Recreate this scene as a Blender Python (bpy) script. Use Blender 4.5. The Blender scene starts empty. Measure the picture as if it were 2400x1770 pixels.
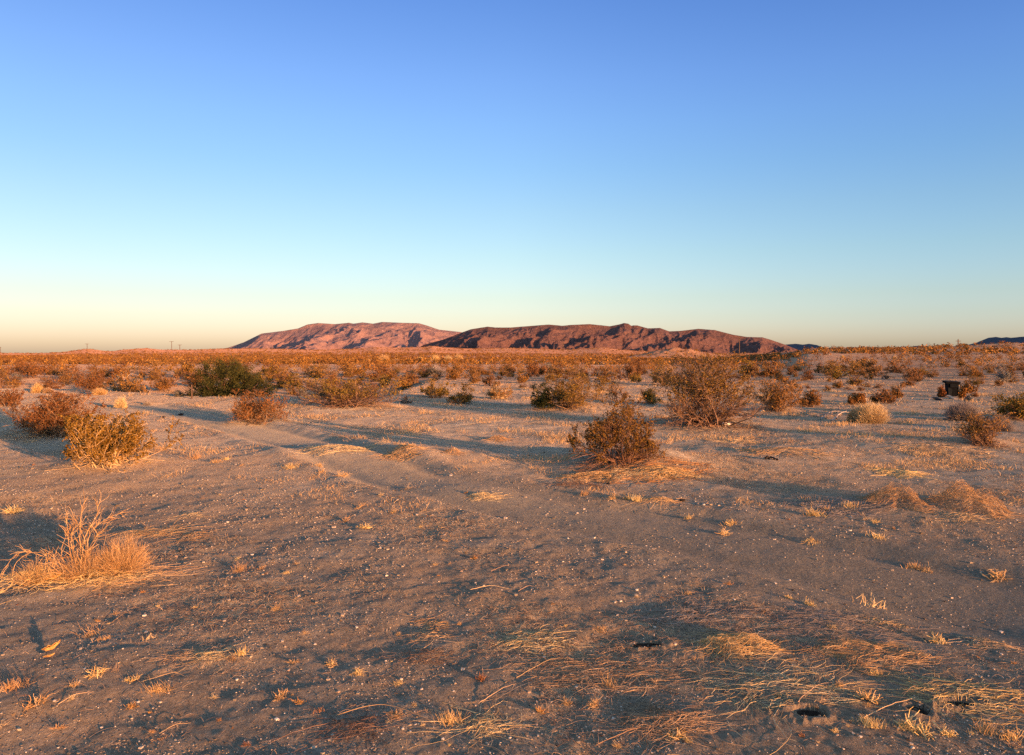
import bpy, math, numpy as np
from mathutils import Vector
PI = math.pi
rng = np.random.default_rng(7)

# ------------------------------------------------------------------ camera, sky, sun, exposure
scene = bpy.context.scene
FPX, CX, HY, CAMZ = 1752.0, 1200.0, 827.0, 1.6        # photo-pixel focal length, centre column, eye-level row
cam_d = bpy.data.cameras.new("camera"); cam = bpy.data.objects.new("camera", cam_d)
scene.collection.objects.link(cam); scene.camera = cam
cam_d.sensor_width = 36.0; cam_d.lens = 36.0 * FPX / 2400.0
cam_d.clip_start = 0.05; cam_d.clip_end = 80000.0
PITCH = math.atan((885.0 - HY) / FPX)
cam.location = (0, 0, CAMZ); cam.rotation_euler = (PI / 2 - PITCH, 0, 0)

SUN_EL = math.radians(5.0)
SUN_AZ = math.radians(137.0)           # clockwise from +Y (the view direction): behind the camera, to the right
to_sun = Vector((math.sin(SUN_AZ) * math.cos(SUN_EL), math.cos(SUN_AZ) * math.cos(SUN_EL), math.sin(SUN_EL)))

world = bpy.data.worlds.new("World"); scene.world = world; world.use_nodes = True
wn, wl = world.node_tree.nodes, world.node_tree.links
wn.clear()
sky = wn.new("ShaderNodeTexSky"); sky.sky_type = 'NISHITA'; sky.sun_disc = False
sky.sun_elevation = SUN_EL; sky.sun_rotation = SUN_AZ
sky.altitude = 300; sky.air_density = 1.0; sky.dust_density = 1.0; sky.ozone_density = 1.5
SKY_STRENGTH = 0.15
# tuned colour balance by height above the horizon, as a multiplier on the Nishita sky
SKY_RAMP = [(0.0, (1, 1, 1)), (1.0, (1, 1, 1))]
SKY_GAIN = 1.0
SKY_RAMP = [(0.0, (1.55, 1.6, 3.2)), (.02, (1.5, 1.55, 2.9)), (.047, (1.38, 1.42, 2.2)), (.072, (1.33, 1.35, 1.8)), (.128, (1.25, 1.34, 1.62)), (.183, (1.17, 1.31, 1.62)),
            (.237, (1.06, 1.25, 1.73)), (.288, (1.02, 1.23, 1.86)), (.337, (.96, 1.17, 1.91)), (.425, (.76, 1.01, 1.84)), (.56, (2.0, 1.85, 1.9)), (.7, (3.2, 2.7, 2.4)), (1.0, (3.2, 2.7, 2.4))]  # overhead stops, out of view, boosted as added fill for the shade
SKY_RAMP = [(p, (c[0] * 1.26, c[1] * (1.24 if .2 < p < .5 or p == 0 else 1.205), c[2] * 1.09)) for p, c in SKY_RAMP]
SKY_GAIN = 0.595
tc = wn.new("ShaderNodeTexCoord"); sx = wn.new("ShaderNodeSeparateXYZ")
wl.new(tc.outputs["Generated"], sx.inputs[0])
ramp = wn.new("ShaderNodeValToRGB")
wl.new(sx.outputs["Z"], ramp.inputs[0])
els = ramp.color_ramp.elements
els[0].position, els[1].position = SKY_RAMP[0][0], SKY_RAMP[-1][0]
els[0].color, els[1].color = (*SKY_RAMP[0][1], 1), (*SKY_RAMP[-1][1], 1)
for p, c in SKY_RAMP[1:-1]:
    e = els.new(p); e.color = (*c, 1)
mul = wn.new("ShaderNodeMix"); mul.data_type = 'RGBA'; mul.blend_type = 'MULTIPLY'; mul.inputs[0].default_value = 1.0
mul.clamp_result = False
wl.new(sky.outputs[0], mul.inputs[6]); wl.new(ramp.outputs[0], mul.inputs[7])
xs = wn.new("ShaderNodeMath"); xs.operation = 'ADD'; xs.inputs[1].default_value = .5; wl.new(sx.outputs["X"], xs.inputs[0])
rx = wn.new("ShaderNodeValToRGB"); wl.new(xs.outputs[0], rx.inputs[0])
XRAMP = [(0.0, (.73, .735, .80)), (.5, (.805, .84, .93)), (1.0, (.69, .80, .98))]
rx.color_ramp.elements[0].color = (*XRAMP[0][1], 1); rx.color_ramp.elements[1].color = (*XRAMP[2][1], 1)
e = rx.color_ramp.elements.new(.5); e.color = (*XRAMP[1][1], 1)
mul2 = wn.new("ShaderNodeVectorMath"); mul2.operation = 'MULTIPLY'; wl.new(mul.outputs[2], mul2.inputs[0]); wl.new(rx.outputs[0], mul2.inputs[1])
bg = wn.new("ShaderNodeBackground"); bg.inputs[1].default_value = SKY_STRENGTH * SKY_GAIN
wo = wn.new("ShaderNodeOutputWorld")
wl.new(mul2.outputs[0], bg.inputs[0]); wl.new(bg.outputs[0], wo.inputs[0])

sun_d = bpy.data.lights.new("sun", 'SUN'); sun_d.energy = 5.0; sun_d.angle = math.radians(0.5)
sun_d.color = (1.0, 0.425, 0.155)
sun = bpy.data.objects.new("sun", sun_d); scene.collection.objects.link(sun)
sun.rotation_euler = to_sun.to_track_quat('Z', 'Y').to_euler()

vs = scene.view_settings
vs.view_transform = 'Standard'; vs.look = 'None'; vs.gamma = 1.0; vs.use_curve_mapping = False
vs.exposure = 1.3
scene.cycles.max_bounces = 5; scene.cycles.diffuse_bounces = 2; scene.cycles.transparent_max_bounces = 4
scene.cycles.volume_bounces = 0
scene.cycles.use_denoising = False

# ------------------------------------------------------------------ maths helpers
def _hash(ix, iy, seed):
    h = (ix.astype(np.int64) * 374761393 + iy.astype(np.int64) * 668265263 + seed * 1442695041) & 0xffffffff
    h = ((h ^ (h >> 13)) * 1274126177) & 0xffffffff
    return (h ^ (h >> 16)) & 0xffffffff
def perlin(x, y, seed=0):
    x = np.asarray(x, float); y = np.asarray(y, float)
    x0 = np.floor(x); y0 = np.floor(y); fx = x - x0; fy = y - y0
    u = fx * fx * fx * (fx * (fx * 6 - 15) + 10); v = fy * fy * fy * (fy * (fy * 6 - 15) + 10)
    def g(ix, iy, dx, dy):
        a = _hash(ix, iy, seed) * (2 * PI / 4294967296.0)
        return np.cos(a) * dx + np.sin(a) * dy
    n00 = g(x0, y0, fx, fy); n10 = g(x0 + 1, y0, fx - 1, fy)
    n01 = g(x0, y0 + 1, fx, fy - 1); n11 = g(x0 + 1, y0 + 1, fx - 1, fy - 1)
    return (n00 * (1 - u) + n10 * u) * (1 - v) + (n01 * (1 - u) + n11 * u) * v * 1.0
def fbm(x, y, octs=4, seed=0, gain=0.5):
    s = 0; a = 1.0; t = 0
    for i in range(octs):
        s = s + a * perlin(x * 2 ** i + 17.3 * i, y * 2 ** i - 9.1 * i, seed + i); t += a; a *= gain
    return s / t * 1.5
def sm(a, b, x):
    t = np.clip((np.asarray(x, float) - a) / (b - a), 0, 1); return t * t * (3 - 2 * t)
def px_of(x, y): return CX + FPX * x / np.maximum(y, 1e-3)
def at_flat(px, py, z=0.0):
    d = (CAMZ - z) * FPX / (py - HY); return (px - CX) / FPX * d, d

# ------------------------------------------------------------------ terrain height
EDGE = np.array([at_flat(180, 915), at_flat(249, 923), at_flat(450, 933), at_flat(557, 939), at_flat(640, 941), at_flat(700, 938)])
CREST = np.array([(-900, 832), (-300, 831), (0, 831), (100, 829.5), (150, 827), (180, 822), (206, 819), (235, 823), (262, 826), (290, 821), (345, 817.5), (372, 821),
                  (450, 821), (500, 818.5), (560, 818), (640, 818), (760, 821), (860, 817), (880, 814), (930, 816), (1000, 814), (1012, 811), (1035, 815),
                  (1100, 818), (1200, 817), (1330, 821), (1380, 818), (1412, 815), (1450, 820), (1560, 828), (1700, 830), (1840, 826), (1900, 820), (2000, 818), (2400, 818), (3400, 816)], float)
_p = np.arange(-900, 3401, 4.0); _k = np.hanning(11); _k /= _k.sum()
CREST = np.column_stack([_p, np.convolve(np.pad(np.interp(_p, CREST[:, 0], CREST[:, 1]), 5, mode='edge'), _k, 'valid')])
NEAR_R = np.array([(-900, 0), (1640, 0), (1760, 1.2), (1850, 5.0), (1930, 11.0), (2050, 11.3), (2150, 11.0), (2230, 13.5), (2310, 13.5), (2400, 11.0), (2600, 9.0), (3400, 6)], float)   # the near rise, px above eye level
KNOLLS = [(1585, 826, 210, 11, 9, 2.6), (2390, 822, 150, 10, 8, 1.0)]     # px, -, distance, rx, ry, height
MOUNDS = []            # x, y, radius, height: sand gathered round the shrubs (filled in below)
TRACK = np.array([at_flat(*p) for p in [(330, 950), (460, 975), (600, 1008), (750, 1050), (964, 1122), (1286, 1190), (1607, 1243), (1929, 1307), (2400, 1405), (2900, 1520)]])
TRACK2 = np.array([at_flat(*p) for p in [(0, 1050), (60, 1120), (110, 1230), (20, 1320), (-400, 1400)]])
HOLES = [(1905, 1690, 0.058, 0.038, 0.16), (2166, 1682, 0.034, 0.042, 0.14), (2262, 1664, 0.060, 0.022, 0.08), (1522, 1519, 0.08, 0.024, 0.07)]
HOLE_XY = [(*at_flat(h[0], h[1]), h[2], h[3], h[4]) for h in HOLES]
def seg_dist(x, y, P):
    best = np.full(np.shape(x), 1e9)
    for (ax, ay), (bx, by) in zip(P[:-1], P[1:]):
        dx, dy = bx - ax, by - ay
        t = np.clip(((x - ax) * dx + (y - ay) * dy) / (dx * dx + dy * dy), 0, 1)
        best = np.minimum(best, np.hypot(x - ax - t * dx, y - ay - t * dy))
    return best
def track_mask(x, y):
    d = seg_dist(x, y, TRACK); w = 0.62 + 0.16 * perlin(x * .6, y * .6, 61) + .3 * (1 - sm(5, 8, y))
    return 1 - sm(w * 0.7, w * 1.5, d)
def litter_mask(x, y):
    """0..1 cover of dry grass lying on the ground, a property of the place"""
    d = np.hypot(x, y); n = fbm(x * 0.55, y * 0.55, 4, 31) + 0.35 * fbm(x * 2.3, y * 2.3, 3, 35)
    px = px_of(x, y)
    zone = 0.04 + 0.22 * sm(11, 16, y) * (1 - sm(24, 34, y) * .35)
    zone = zone + 0.22 * sm(1000, 1300, px) * sm(1500, 1300, px) * (1 - sm(4.8, 6, y)) + 0.17 * sm(1300, 1600, px) * (1 - sm(4.3, 5.2, y))
    zone = zone + 0.25 * sm(1500, 1800, px) * sm(6.5, 8, y) * (1 - sm(13, 16, y)) + 0.15 * (1 - sm(500, 800, px)) * (1 - sm(5.5, 7, y))
    return np.clip((n - 0.20 + zone) * 2.8, 0, 1) * (1 - 0.93 * track_mask(x, y))
def near_shade_mask(x, y):
    """where near ground is painted darker, for the shaded gaps seen looking down"""
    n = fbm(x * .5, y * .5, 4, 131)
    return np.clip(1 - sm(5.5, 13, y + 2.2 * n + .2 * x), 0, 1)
def terrain(x, y, fine=False):
    x = np.asarray(x, float); y = np.asarray(y, float)
    d = np.hypot(x, y); px = np.where(y > 0.3 * d, px_of(x, y), np.where(x < 0, -900, 3400))
    front = sm(0.0, 0.5, y / np.maximum(d, .1))
    # far crest seen against the sky
    crest = CAMZ + (HY - np.interp(px, CREST[:, 0], CREST[:, 1])) / FPX * 950.0
    rise = sm(110, 950, y) ** 1.3 * (1 - 0.8 * sm(950, 2200, y))
    z = crest * rise * front
    # the near rise on the right
    nr = np.interp(px, NEAR_R[:, 0], NEAR_R[:, 1])
    zn = (CAMZ + nr / FPX * 190.0) * np.clip(nr / 8.0, 0, 1)
    zn = zn * sm(28, 190, y) ** 0.9 * (1 - sm(200, 420, y))
    z = np.maximum(z, zn * front)
    # the cut bank at left and the shallow wash beyond it
    fx = np.interp(x, [-40, -17, -6.5, -4.5], [0, 1, 1, 0])
    e = np.interp(x, EDGE[:, 0], EDGE[:, 1])
    z = z - fx * 0.75 * sm(0.1, 1.0, y - e) * (1 - sm(5, 34, y - e)) + 0.10 * fx * np.exp(-((y - e + .3) / 1.1) ** 2)
    # swells
    z = z + (0.05 + .06 * sm(20, 40, d)) * fbm(x / 14, y / 14, 3, 3) * sm(5, 16, d) + 0.55 * fbm(x / 90, y / 90, 3, 5) * sm(60, 200, d) * (1 - .7 * sm(700, 950, y) * (1 - sm(950, 1100, y)))
    z = z + 2.5 * fbm(x / 260, y / 260, 3, 9) * sm(300, 600, d) * (1 - sm(600, 930, y)) * front
    for k in KNOLLS:
        kx = (k[0] - CX) / FPX * k[2]
        z = z + k[5] * np.exp(-(((x - kx) / k[3]) ** 2 + ((y - k[2]) / k[4]) ** 2)) * (1 + .4 * fbm(x / 3, y / 3, 3, 41))
    for mx, my, r, h in MOUNDS:
        q = ((x - mx) ** 2 + (y - my) ** 2) / (r * r)
        z = z + h * np.exp(-q * 1.4)
    if fine:
        tm = track_mask(x, y)
        a = 1 - 0.6 * tm
        f = lambda lam, s, amp: amp * fbm(x / lam, y / lam, 2, s) * (1 - sm(lam * 45, lam * 90, d))
        z = z + a * (f(2.6, 51, .014) + f(0.9, 53, .016) + f(0.33, 55, .012) + f(0.12, 57, .0065) + f(0.045, 59, .004))
        z = z + 0.10 * fbm(x / 9, y / 9, 3, 63) * sm(70, 140, d) * (1 - sm(400, 800, d)) * 2
        z = z - 0.045 * tm
        td = seg_dist(x, y, TRACK) + .06 * perlin(x * 1.4, y * 1.4, 63)
        z = z + (.028 * np.exp(-((td - .85) / .16) ** 2) - .022 * np.exp(-((td - .50) / .13) ** 2)) * sm(3, 5, d) * (1 - sm(22, 30, d))
        for hx, hy, rx, ry, dep in HOLE_XY:
            q = ((x - hx) / rx) ** 2 + ((y - hy) / ry) ** 2
            q = q * (1 + .9 * perlin(x * 34, y * 34, 71))
            z = z - (dep + .02) * (1 - sm(0.75, 1.35, q)) + 0.018 * np.exp(-((q - 3.2) / 2.0) ** 2)
    return z
def ground(px, py):
    """the point of the land seen at this place in the photograph"""
    ds = np.geomspace(2.0, 1200, 4000)
    x = (px - CX) / FPX * ds; zr = CAMZ - (py - HY) / FPX * ds
    hit = np.nonzero(terrain(x, ds) >= zr)[0]
    d = ds[hit[0]] if len(hit) else 60.0
    return (px - CX) / FPX * d, d

# ------------------------------------------------------------------ mesh helpers
def new_mesh(name, V, F, mats, fmat=None, v=None, smooth=False, attrs=None):
    me = bpy.data.meshes.new(name)
    V = np.ascontiguousarray(V, np.float32); F = np.ascontiguousarray(F, np.int32); n = F.shape[1]
    me.vertices.add(len(V)); me.vertices.foreach_set("co", V.ravel())
    me.loops.add(F.size); me.loops.foreach_set("vertex_index", F.ravel())
    me.polygons.add(len(F)); me.polygons.foreach_set("loop_start", np.arange(0, F.size, n, dtype=np.int32))
    for m in mats: me.materials.append(m)
    if fmat is not None: me.polygons.foreach_set("material_index", np.asarray(fmat, np.int32))
    me.polygons.foreach_set("use_smooth", np.full(len(F), smooth, bool))
    me.update(calc_edges=True)
    for k, a in dict(attrs or {}, **({"v": v} if v is not None else {})).items():
        at = me.attributes.new(k, 'FLOAT', 'POINT'); at.data.foreach_set("value", np.ascontiguousarray(a, np.float32))
    return me
class Acc:
    """gathers vertices and faces (quads; triangles repeat their last corner is avoided by using quads only)"""
    def __init__(s): s.V, s.F, s.m, s.v, s.n = [], [], [], [], 0
    def add(s, V, F, mat=0, v=None):
        if not len(V): return
        s.V.append(V); s.F.append(F + s.n); s.m.append(np.full(len(F), mat)); s.v.append(np.full(len(V), .5) if v is None else v); s.n += len(V)
    def arrays(s): return np.concatenate(s.V), np.concatenate(s.F), np.concatenate(s.m), np.concatenate(s.v)
    def mesh(s, name, mats, smooth=False):
        V, F, m, v = s.arrays(); return new_mesh(name, V, F, mats, m, v, smooth)
def nrm(a): return a / np.maximum(np.linalg.norm(a, axis=-1, keepdims=True), 1e-9)
def tubes(P, R, sides=3, val=None, r=rng):
    """P (N,K,3) paths, R (N,K) radii -> closed-section tubes; sides=2 gives thin crossed-free blades"""
    N, K, _ = P.shape
    T = nrm(np.gradient(P, axis=1))
    ref = nrm(r.normal(size=(N, 1, 3))); A = nrm(np.cross(T, ref)); B = np.cross(T, A)
    if sides == 2:
        V = np.stack([P + A * R[..., None], P - A * R[..., None]], 2)
    else:
        an = np.arange(sides) * 2 * PI / sides
        V = P[:, :, None] + (A[:, :, None] * np.cos(an)[:, None] + B[:, :, None] * np.sin(an)[:, None]) * R[:, :, None, None]
    base = (np.arange(N) * K * sides)[:, None, None]; k = (np.arange(K - 1) * sides)[None, :, None]; sd = np.arange(1 if sides == 2 else sides)[None, None, :]
    s2 = (sd + 1) % sides
    F = np.stack([base + k + sd, base + k + s2, base + k + sides + s2, base + k + sides + sd], -1).reshape(-1, 4)
    val = r.random(N) if val is None else val
    return V.reshape(-1, 3), F, np.repeat(val, K * sides)
def leaves(P, S, r=rng, asp=0.5, val=None):
    N = len(P); a = nrm(r.normal(size=(N, 3))); b = nrm(np.cross(a, r.normal(size=(N, 3))))
    a = a * S[:, None]; b = b * (S * asp)[:, None]
    V = np.stack([P - a, P - b * 1.0, P + a, P + b], 1).reshape(-1, 3)
    F = np.arange(N * 4).reshape(-1, 4)
    val = r.random(N) if val is None else val
    return V, F, np.repeat(val, 4)
def walk(P0, D0, L, K, wob, up=0.0, r=rng):
    """random-walk paths from P0 along D0 with length L"""
    N = len(P0); D = nrm(D0); P = [P0]; L = np.broadcast_to(L, (N,))
    for k in range(K - 1):
        D = nrm(D + r.normal(size=(N, 3)) * wob + np.array([0, 0, up]) / (K - 1))
        P.append(P[-1] + D * (L / (K - 1))[:, None])
    return np.stack(P, 1)
def sprout(P, n, t0, t1, Lr, spread, K, wob, up, L, r=rng):
    """children paths growing from points on the paths P"""
    N, KK, _ = P.shape
    idx = np.repeat(np.arange(N), n); t = r.uniform(t0, t1, len(idx)) * (KK - 1.001)
    k = t.astype(int); f = (t - k)[:, None]
    p = P[idx, k] * (1 - f) + P[idx, k + 1] * f
    d = nrm(P[idx, k + 1] - P[idx, k]); d = nrm(d + r.normal(size=d.shape) * spread)
    return walk(p, d, np.repeat(L, n) * Lr * r.uniform(.6, 1.25, len(idx)), K, wob, up, r), idx
def taper(N, K, r0, r1): return np.linspace(1, 0, K)[None, :] * (np.broadcast_to(r0, (N,)) - r1)[:, None] + r1

# ------------------------------------------------------------------ materials
def mat(name, build, rough=0.9):
    m = bpy.data.materials.new(name); m.use_nodes = True
    nt = m.node_tree; b = nt.nodes["Principled BSDF"]; b.inputs["Roughness"].default_value = rough
    b.inputs["Specular IOR Level"].default_value = 0.15
    build(nt, b); return m
def N(nt, t, **k):
    n = nt.nodes.new(t)
    for a, v in k.items(): setattr(n, a, v)
    return n
def noise(nt, scale, detail=4, rough=0.6, co=None):
    n = N(nt, "ShaderNodeTexNoise"); n.inputs["Scale"].default_value = scale; n.inputs["Detail"].default_value = detail; n.inputs["Roughness"].default_value = rough
    nt.links.new(co if co else nt.nodes["co"].outputs["Object"], n.inputs["Vector"]); return n.outputs[0]
def co(nt):
    c = nt.nodes.new("ShaderNodeTexCoord"); c.name = "co"; return c
def rampn(nt, fac, stops):
    n = N(nt, "ShaderNodeValToRGB"); nt.links.new(fac, n.inputs[0]); e = n.color_ramp.elements
    e[0].position, e[1].position = stops[0][0], stops[-1][0]
    def c4(c): return (*c, 1) if isinstance(c, tuple) else (c, c, c, 1)
    e[0].color, e[1].color = c4(stops[0][1]), c4(stops[-1][1])
    for p, c in stops[1:-1]: x = e.new(p); x.color = c4(c)
    return n.outputs[0]
def mix(nt, f, a, b, mode='MIX'):
    n = N(nt, "ShaderNodeMix", data_type='RGBA', blend_type=mode)
    for i, v in ((0, f), (6, a), (7, b)):
        if hasattr(v, "links") or hasattr(v, "is_linked"): nt.links.new(v, n.inputs[i])
        else: n.inputs[i].default_value = (*v, 1) if isinstance(v, tuple) else v
    return n.outputs[2]
def attr(nt, name): n = N(nt, "ShaderNodeAttribute", attribute_name=name); return n.outputs["Fac"]
def mth(nt, op, a, b=None, clamp=False):
    n = N(nt, "ShaderNodeMath", operation=op, use_clamp=clamp)
    for i, v in ((0, a), (1, b)):
        if v is None: continue
        if hasattr(v, "is_linked"): nt.links.new(v, n.inputs[i])
        else: n.inputs[i].default_value = v
    return n.outputs[0]
def bump(nt, b, h, strength, dist):
    n = N(nt, "ShaderNodeBump"); n.inputs["Strength"].default_value = strength; n.inputs["Distance"].default_value = dist
    nt.links.new(h, n.inputs["Height"]); nt.links.new(n.outputs[0], b.inputs["Normal"]); return n
def plant_mat(name, lo, mid, hi, trans=0.0):
    """colour varies from strand to strand (vertex value) and a little from plant to plant"""
    def f(nt, b):
        c = rampn(nt, attr(nt, "v"), [(0, lo), (.5, mid), (1, hi)])
        oi = N(nt, "ShaderNodeObjectInfo")
        hs = N(nt, "ShaderNodeHueSaturation"); nt.links.new(c, hs.inputs["Color"])
        nt.links.new(mth(nt, 'ADD', mth(nt, 'MULTIPLY', oi.outputs["Random"], .5), .75), hs.inputs["Value"])
        nt.links.new(mth(nt, 'ADD', mth(nt, 'MULTIPLY', oi.outputs["Random"], .03), .485), hs.inputs["Hue"])
        nt.links.new(hs.outputs[0], b.inputs["Base Color"])
    return mat(name, f, .8)
M = {}
M['leaf'] = plant_mat("creosote_leaf", (.05, .034, .007), (.15, .090, .016), (.28, .175, .035))
M['leaf_brown'] = plant_mat("brown_leaf", (.08, .041, .012), (.19, .094, .026), (.32, .17, .05))
M['scrub'] = plant_mat("scrub_brown", (.05, .024, .010), (.115, .050, .018), (.19, .085, .032))
M['leaf_olive'] = plant_mat("olive_leaf", (.07, .042, .008), (.17, .10, .014), (.29, .18, .032))
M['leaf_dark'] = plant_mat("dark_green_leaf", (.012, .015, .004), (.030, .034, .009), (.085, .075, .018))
M['leaf_rust'] = plant_mat("rust_leaf", (.09, .04, .010), (.21, .095, .02), (.34, .17, .045))
M['leaf_gray'] = plant_mat("gray_leaf", (.07, .075, .07), (.12, .12, .11), (.2, .2, .18))
M['stem'] = plant_mat("stem_bark", (.07, .042, .028), (.16, .10, .065), (.32, .21, .14))
M['stem_pale'] = plant_mat("pale_stem", (.28, .18, .10), (.44, .30, .17), (.60, .43, .26))
M['straw'] = plant_mat("dry_straw", (.27, .18, .095), (.48, .35, .19), (.70, .55, .33))
M['straw_gold'] = plant_mat("golden_straw", (.34, .21, .08), (.55, .37, .16), (.72, .54, .28))
M['straw_rust'] = plant_mat("rusty_straw", (.22, .09, .03), (.38, .18, .06), (.55, .30, .12))
M['gray_twig'] = plant_mat("gray_twig", (.16, .135, .12), (.27, .235, .21), (.40, .36, .32))
M['litter'] = plant_mat("litter_straw", (.15, .10, .065), (.33, .235, .15), (.54, .42, .28))

def ground_build(nt, b):
    co(nt)
    lit, trk = attr(nt, "litter"), attr(nt, "track")
    n1 = noise(nt, .35, 5); n2 = noise(nt, 3.0, 6, .65); n3 = noise(nt, 38, 5, .7)
    c = rampn(nt, n2, [(.3, (.27, .233, .172)), (.52, (.365, .313, .23)), (.72, (.465, .402, .30))])
    c = mix(nt, rampn(nt, n1, [(.4, 0.0), (.62, .7)]), c, (.43, .31, .19))
    c = mix(nt, mth(nt, 'MULTIPLY', trk, .8), c, (.215, .20, .155))
    c = mix(nt, mth(nt, 'MULTIPLY', attr(nt, "dark"), .85), c, mix(nt, 1.0, c, (.56, .575, .61), 'MULTIPLY'))  # shaded look of the near ground painted into its base colour
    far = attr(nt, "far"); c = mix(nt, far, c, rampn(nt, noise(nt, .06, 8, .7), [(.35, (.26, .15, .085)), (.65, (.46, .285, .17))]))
    # straw fragments: fine patchy cover
    s = rampn(nt, noise(nt, 9, 6, .75), [(.42, 0.0), (.6, 1.0)])
    c = mix(nt, mth(nt, 'MULTIPLY', mth(nt, 'MULTIPLY', lit, s), .9), c, (.60, .46, .28))
    # grit: pale and dark grains
    vo = N(nt, "ShaderNodeTexVoronoi"); vo.inputs["Scale"].default_value = 95
    nt.links.new(nt.nodes["co"].outputs["Object"], vo.inputs["Vector"])
    g = N(nt, "ShaderNodeSeparateColor"); nt.links.new(vo.outputs["Color"], g.inputs[0])
    grain = rampn(nt, vo.outputs["Distance"], [(.18, 1.0), (.34, 0.0)])
    c = mix(nt, mth(nt, 'MULTIPLY', grain, mth(nt, 'GREATER_THAN', g.outputs[0], .81)), c, (.46, .40, .29))
    c = mix(nt, mth(nt, 'MULTIPLY', grain, mth(nt, 'LESS_THAN', g.outputs[0], .30)), c, (.16, .135, .10))
    c = mix(nt, .75, c, rampn(nt, n3, [(.3, .55), (.7, 1.3)]), 'MULTIPLY')
    nt.links.new(c, b.inputs["Base Color"])
    h = mth(nt, 'ADD', mth(nt, 'MULTIPLY', n3, .020), mth(nt, 'MULTIPLY', noise(nt, 7, 8, .72), .07))
    h = mth(nt, 'ADD', h, mth(nt, 'MULTIPLY', grain, .0035))
    h = mth(nt, 'ADD', h, mth(nt, 'MULTIPLY', mth(nt, 'MULTIPLY', noise(nt, 1.3, 8, .7), .16), mth(nt, 'ADD', mth(nt, 'MULTIPLY', lit, .8), .35)))
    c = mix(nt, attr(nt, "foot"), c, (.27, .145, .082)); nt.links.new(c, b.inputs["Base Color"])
    bump(nt, b, mth(nt, 'MULTIPLY', h, mth(nt, 'SUBTRACT', mth(nt, 'ADD', .55, mth(nt, 'MULTIPLY', mth(nt, 'MAXIMUM', lit, far), .5)), mth(nt, 'MULTIPLY', trk, .35))), 1.0, 1.0)
    b.inputs["Diffuse Roughness"].default_value = 1.0
M['ground'] = mat("desert_ground", ground_build, 1.0)
def rock_build(lo, hi, scale, speck):
    def f(nt, b):
        co(nt)
        c = rampn(nt, noise(nt, scale, 8, .65), [(.3, lo), (.7, hi)])
        v = noise(nt, scale * 14, 5, .75)
        c = mix(nt, speck, c, rampn(nt, v, [(.35, .35), (.65, 1.5)]), 'MULTIPLY')
        nt.links.new(c, b.inputs["Base Color"])
        bump(nt, b, mth(nt, 'ADD', noise(nt, scale * 3, 9, .7), mth(nt, 'MULTIPLY', v, .15)), .9, 28)
    return f
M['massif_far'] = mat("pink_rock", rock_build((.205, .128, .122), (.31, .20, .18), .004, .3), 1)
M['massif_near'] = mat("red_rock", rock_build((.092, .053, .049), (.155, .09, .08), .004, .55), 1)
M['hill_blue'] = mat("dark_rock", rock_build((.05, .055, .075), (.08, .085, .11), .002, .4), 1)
def simple(name, c, rough=.9, sc=20, var=.35, bmp=.3):
    def f(nt, b):
        co(nt); n = noise(nt, sc, 5, .65)
        nt.links.new(mix(nt, 1.0, c, rampn(nt, n, [(.3, 1 - var), (.7, 1 + var)]), 'MULTIPLY'), b.inputs["Base Color"])
        bump(nt, b, n, bmp, .02)
    return mat(name, f, rough)
M['wood'] = simple("weathered_wood", (.11, .075, .055)); M['char'] = simple("charred_metal", (.003, .004, .006), 1.0, 9, .5)
M['char_hi'] = simple("scuffed_charred_metal", (.007, .010, .014), 1.0, 9, .6); M['plank'] = simple("plank_wood", (.42, .33, .24), .9, 12)
M['white_stone'] = simple("white_stone", (.75, .70, .64), .8, 14, .2); M['black_stone'] = simple("black_stone", (.025, .022, .02), .8, 14)
M['soil'] = simple("burrow_soil", (.07, .055, .042), 1, 30); M['bark_curl'] = simple("dry_bark", (.62, .36, .13), .8, 30, .35, .6)
M['steel'] = simple("crossarm_timber", (.12, .08, .06))
def pebble_build(nt, b):
    c = rampn(nt, attr(nt, "v"), [(0, (.05, .042, .036)), (.35, (.24, .20, .14)), (.7, (.36, .30, .22)), (.9, (.5, .43, .34)), (1, (.66, .60, .50))])
    nt.links.new(c, b.inputs["Base Color"])
M['pebble'] = mat("pebble", pebble_build, .85)

# ------------------------------------------------------------------ object helpers
COL = scene.collection.objects
def obj(name, me, parent=None, loc=None, rz=0.0, sc=None):
    o = bpy.data.objects.new(name, me); COL.link(o)
    if parent is not None: o.parent = parent
    if loc is not None: o.location = loc
    o.rotation_euler = (0, 0, rz)
    if sc is not None: o.scale = sc
    return o
def tag(o, label, cat, group=None, kind=None):
    if label: o['label'] = label
    if cat: o['category'] = cat
    if group: o['group'] = group
    if kind: o['kind'] = kind
    return o
def structure(o, label=None):
    o['kind'] = 'structure'
    if label: o['label'] = label
    return o
def zt(x, y): return float(terrain(np.array([x]), np.array([y]), True)[0])
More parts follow.
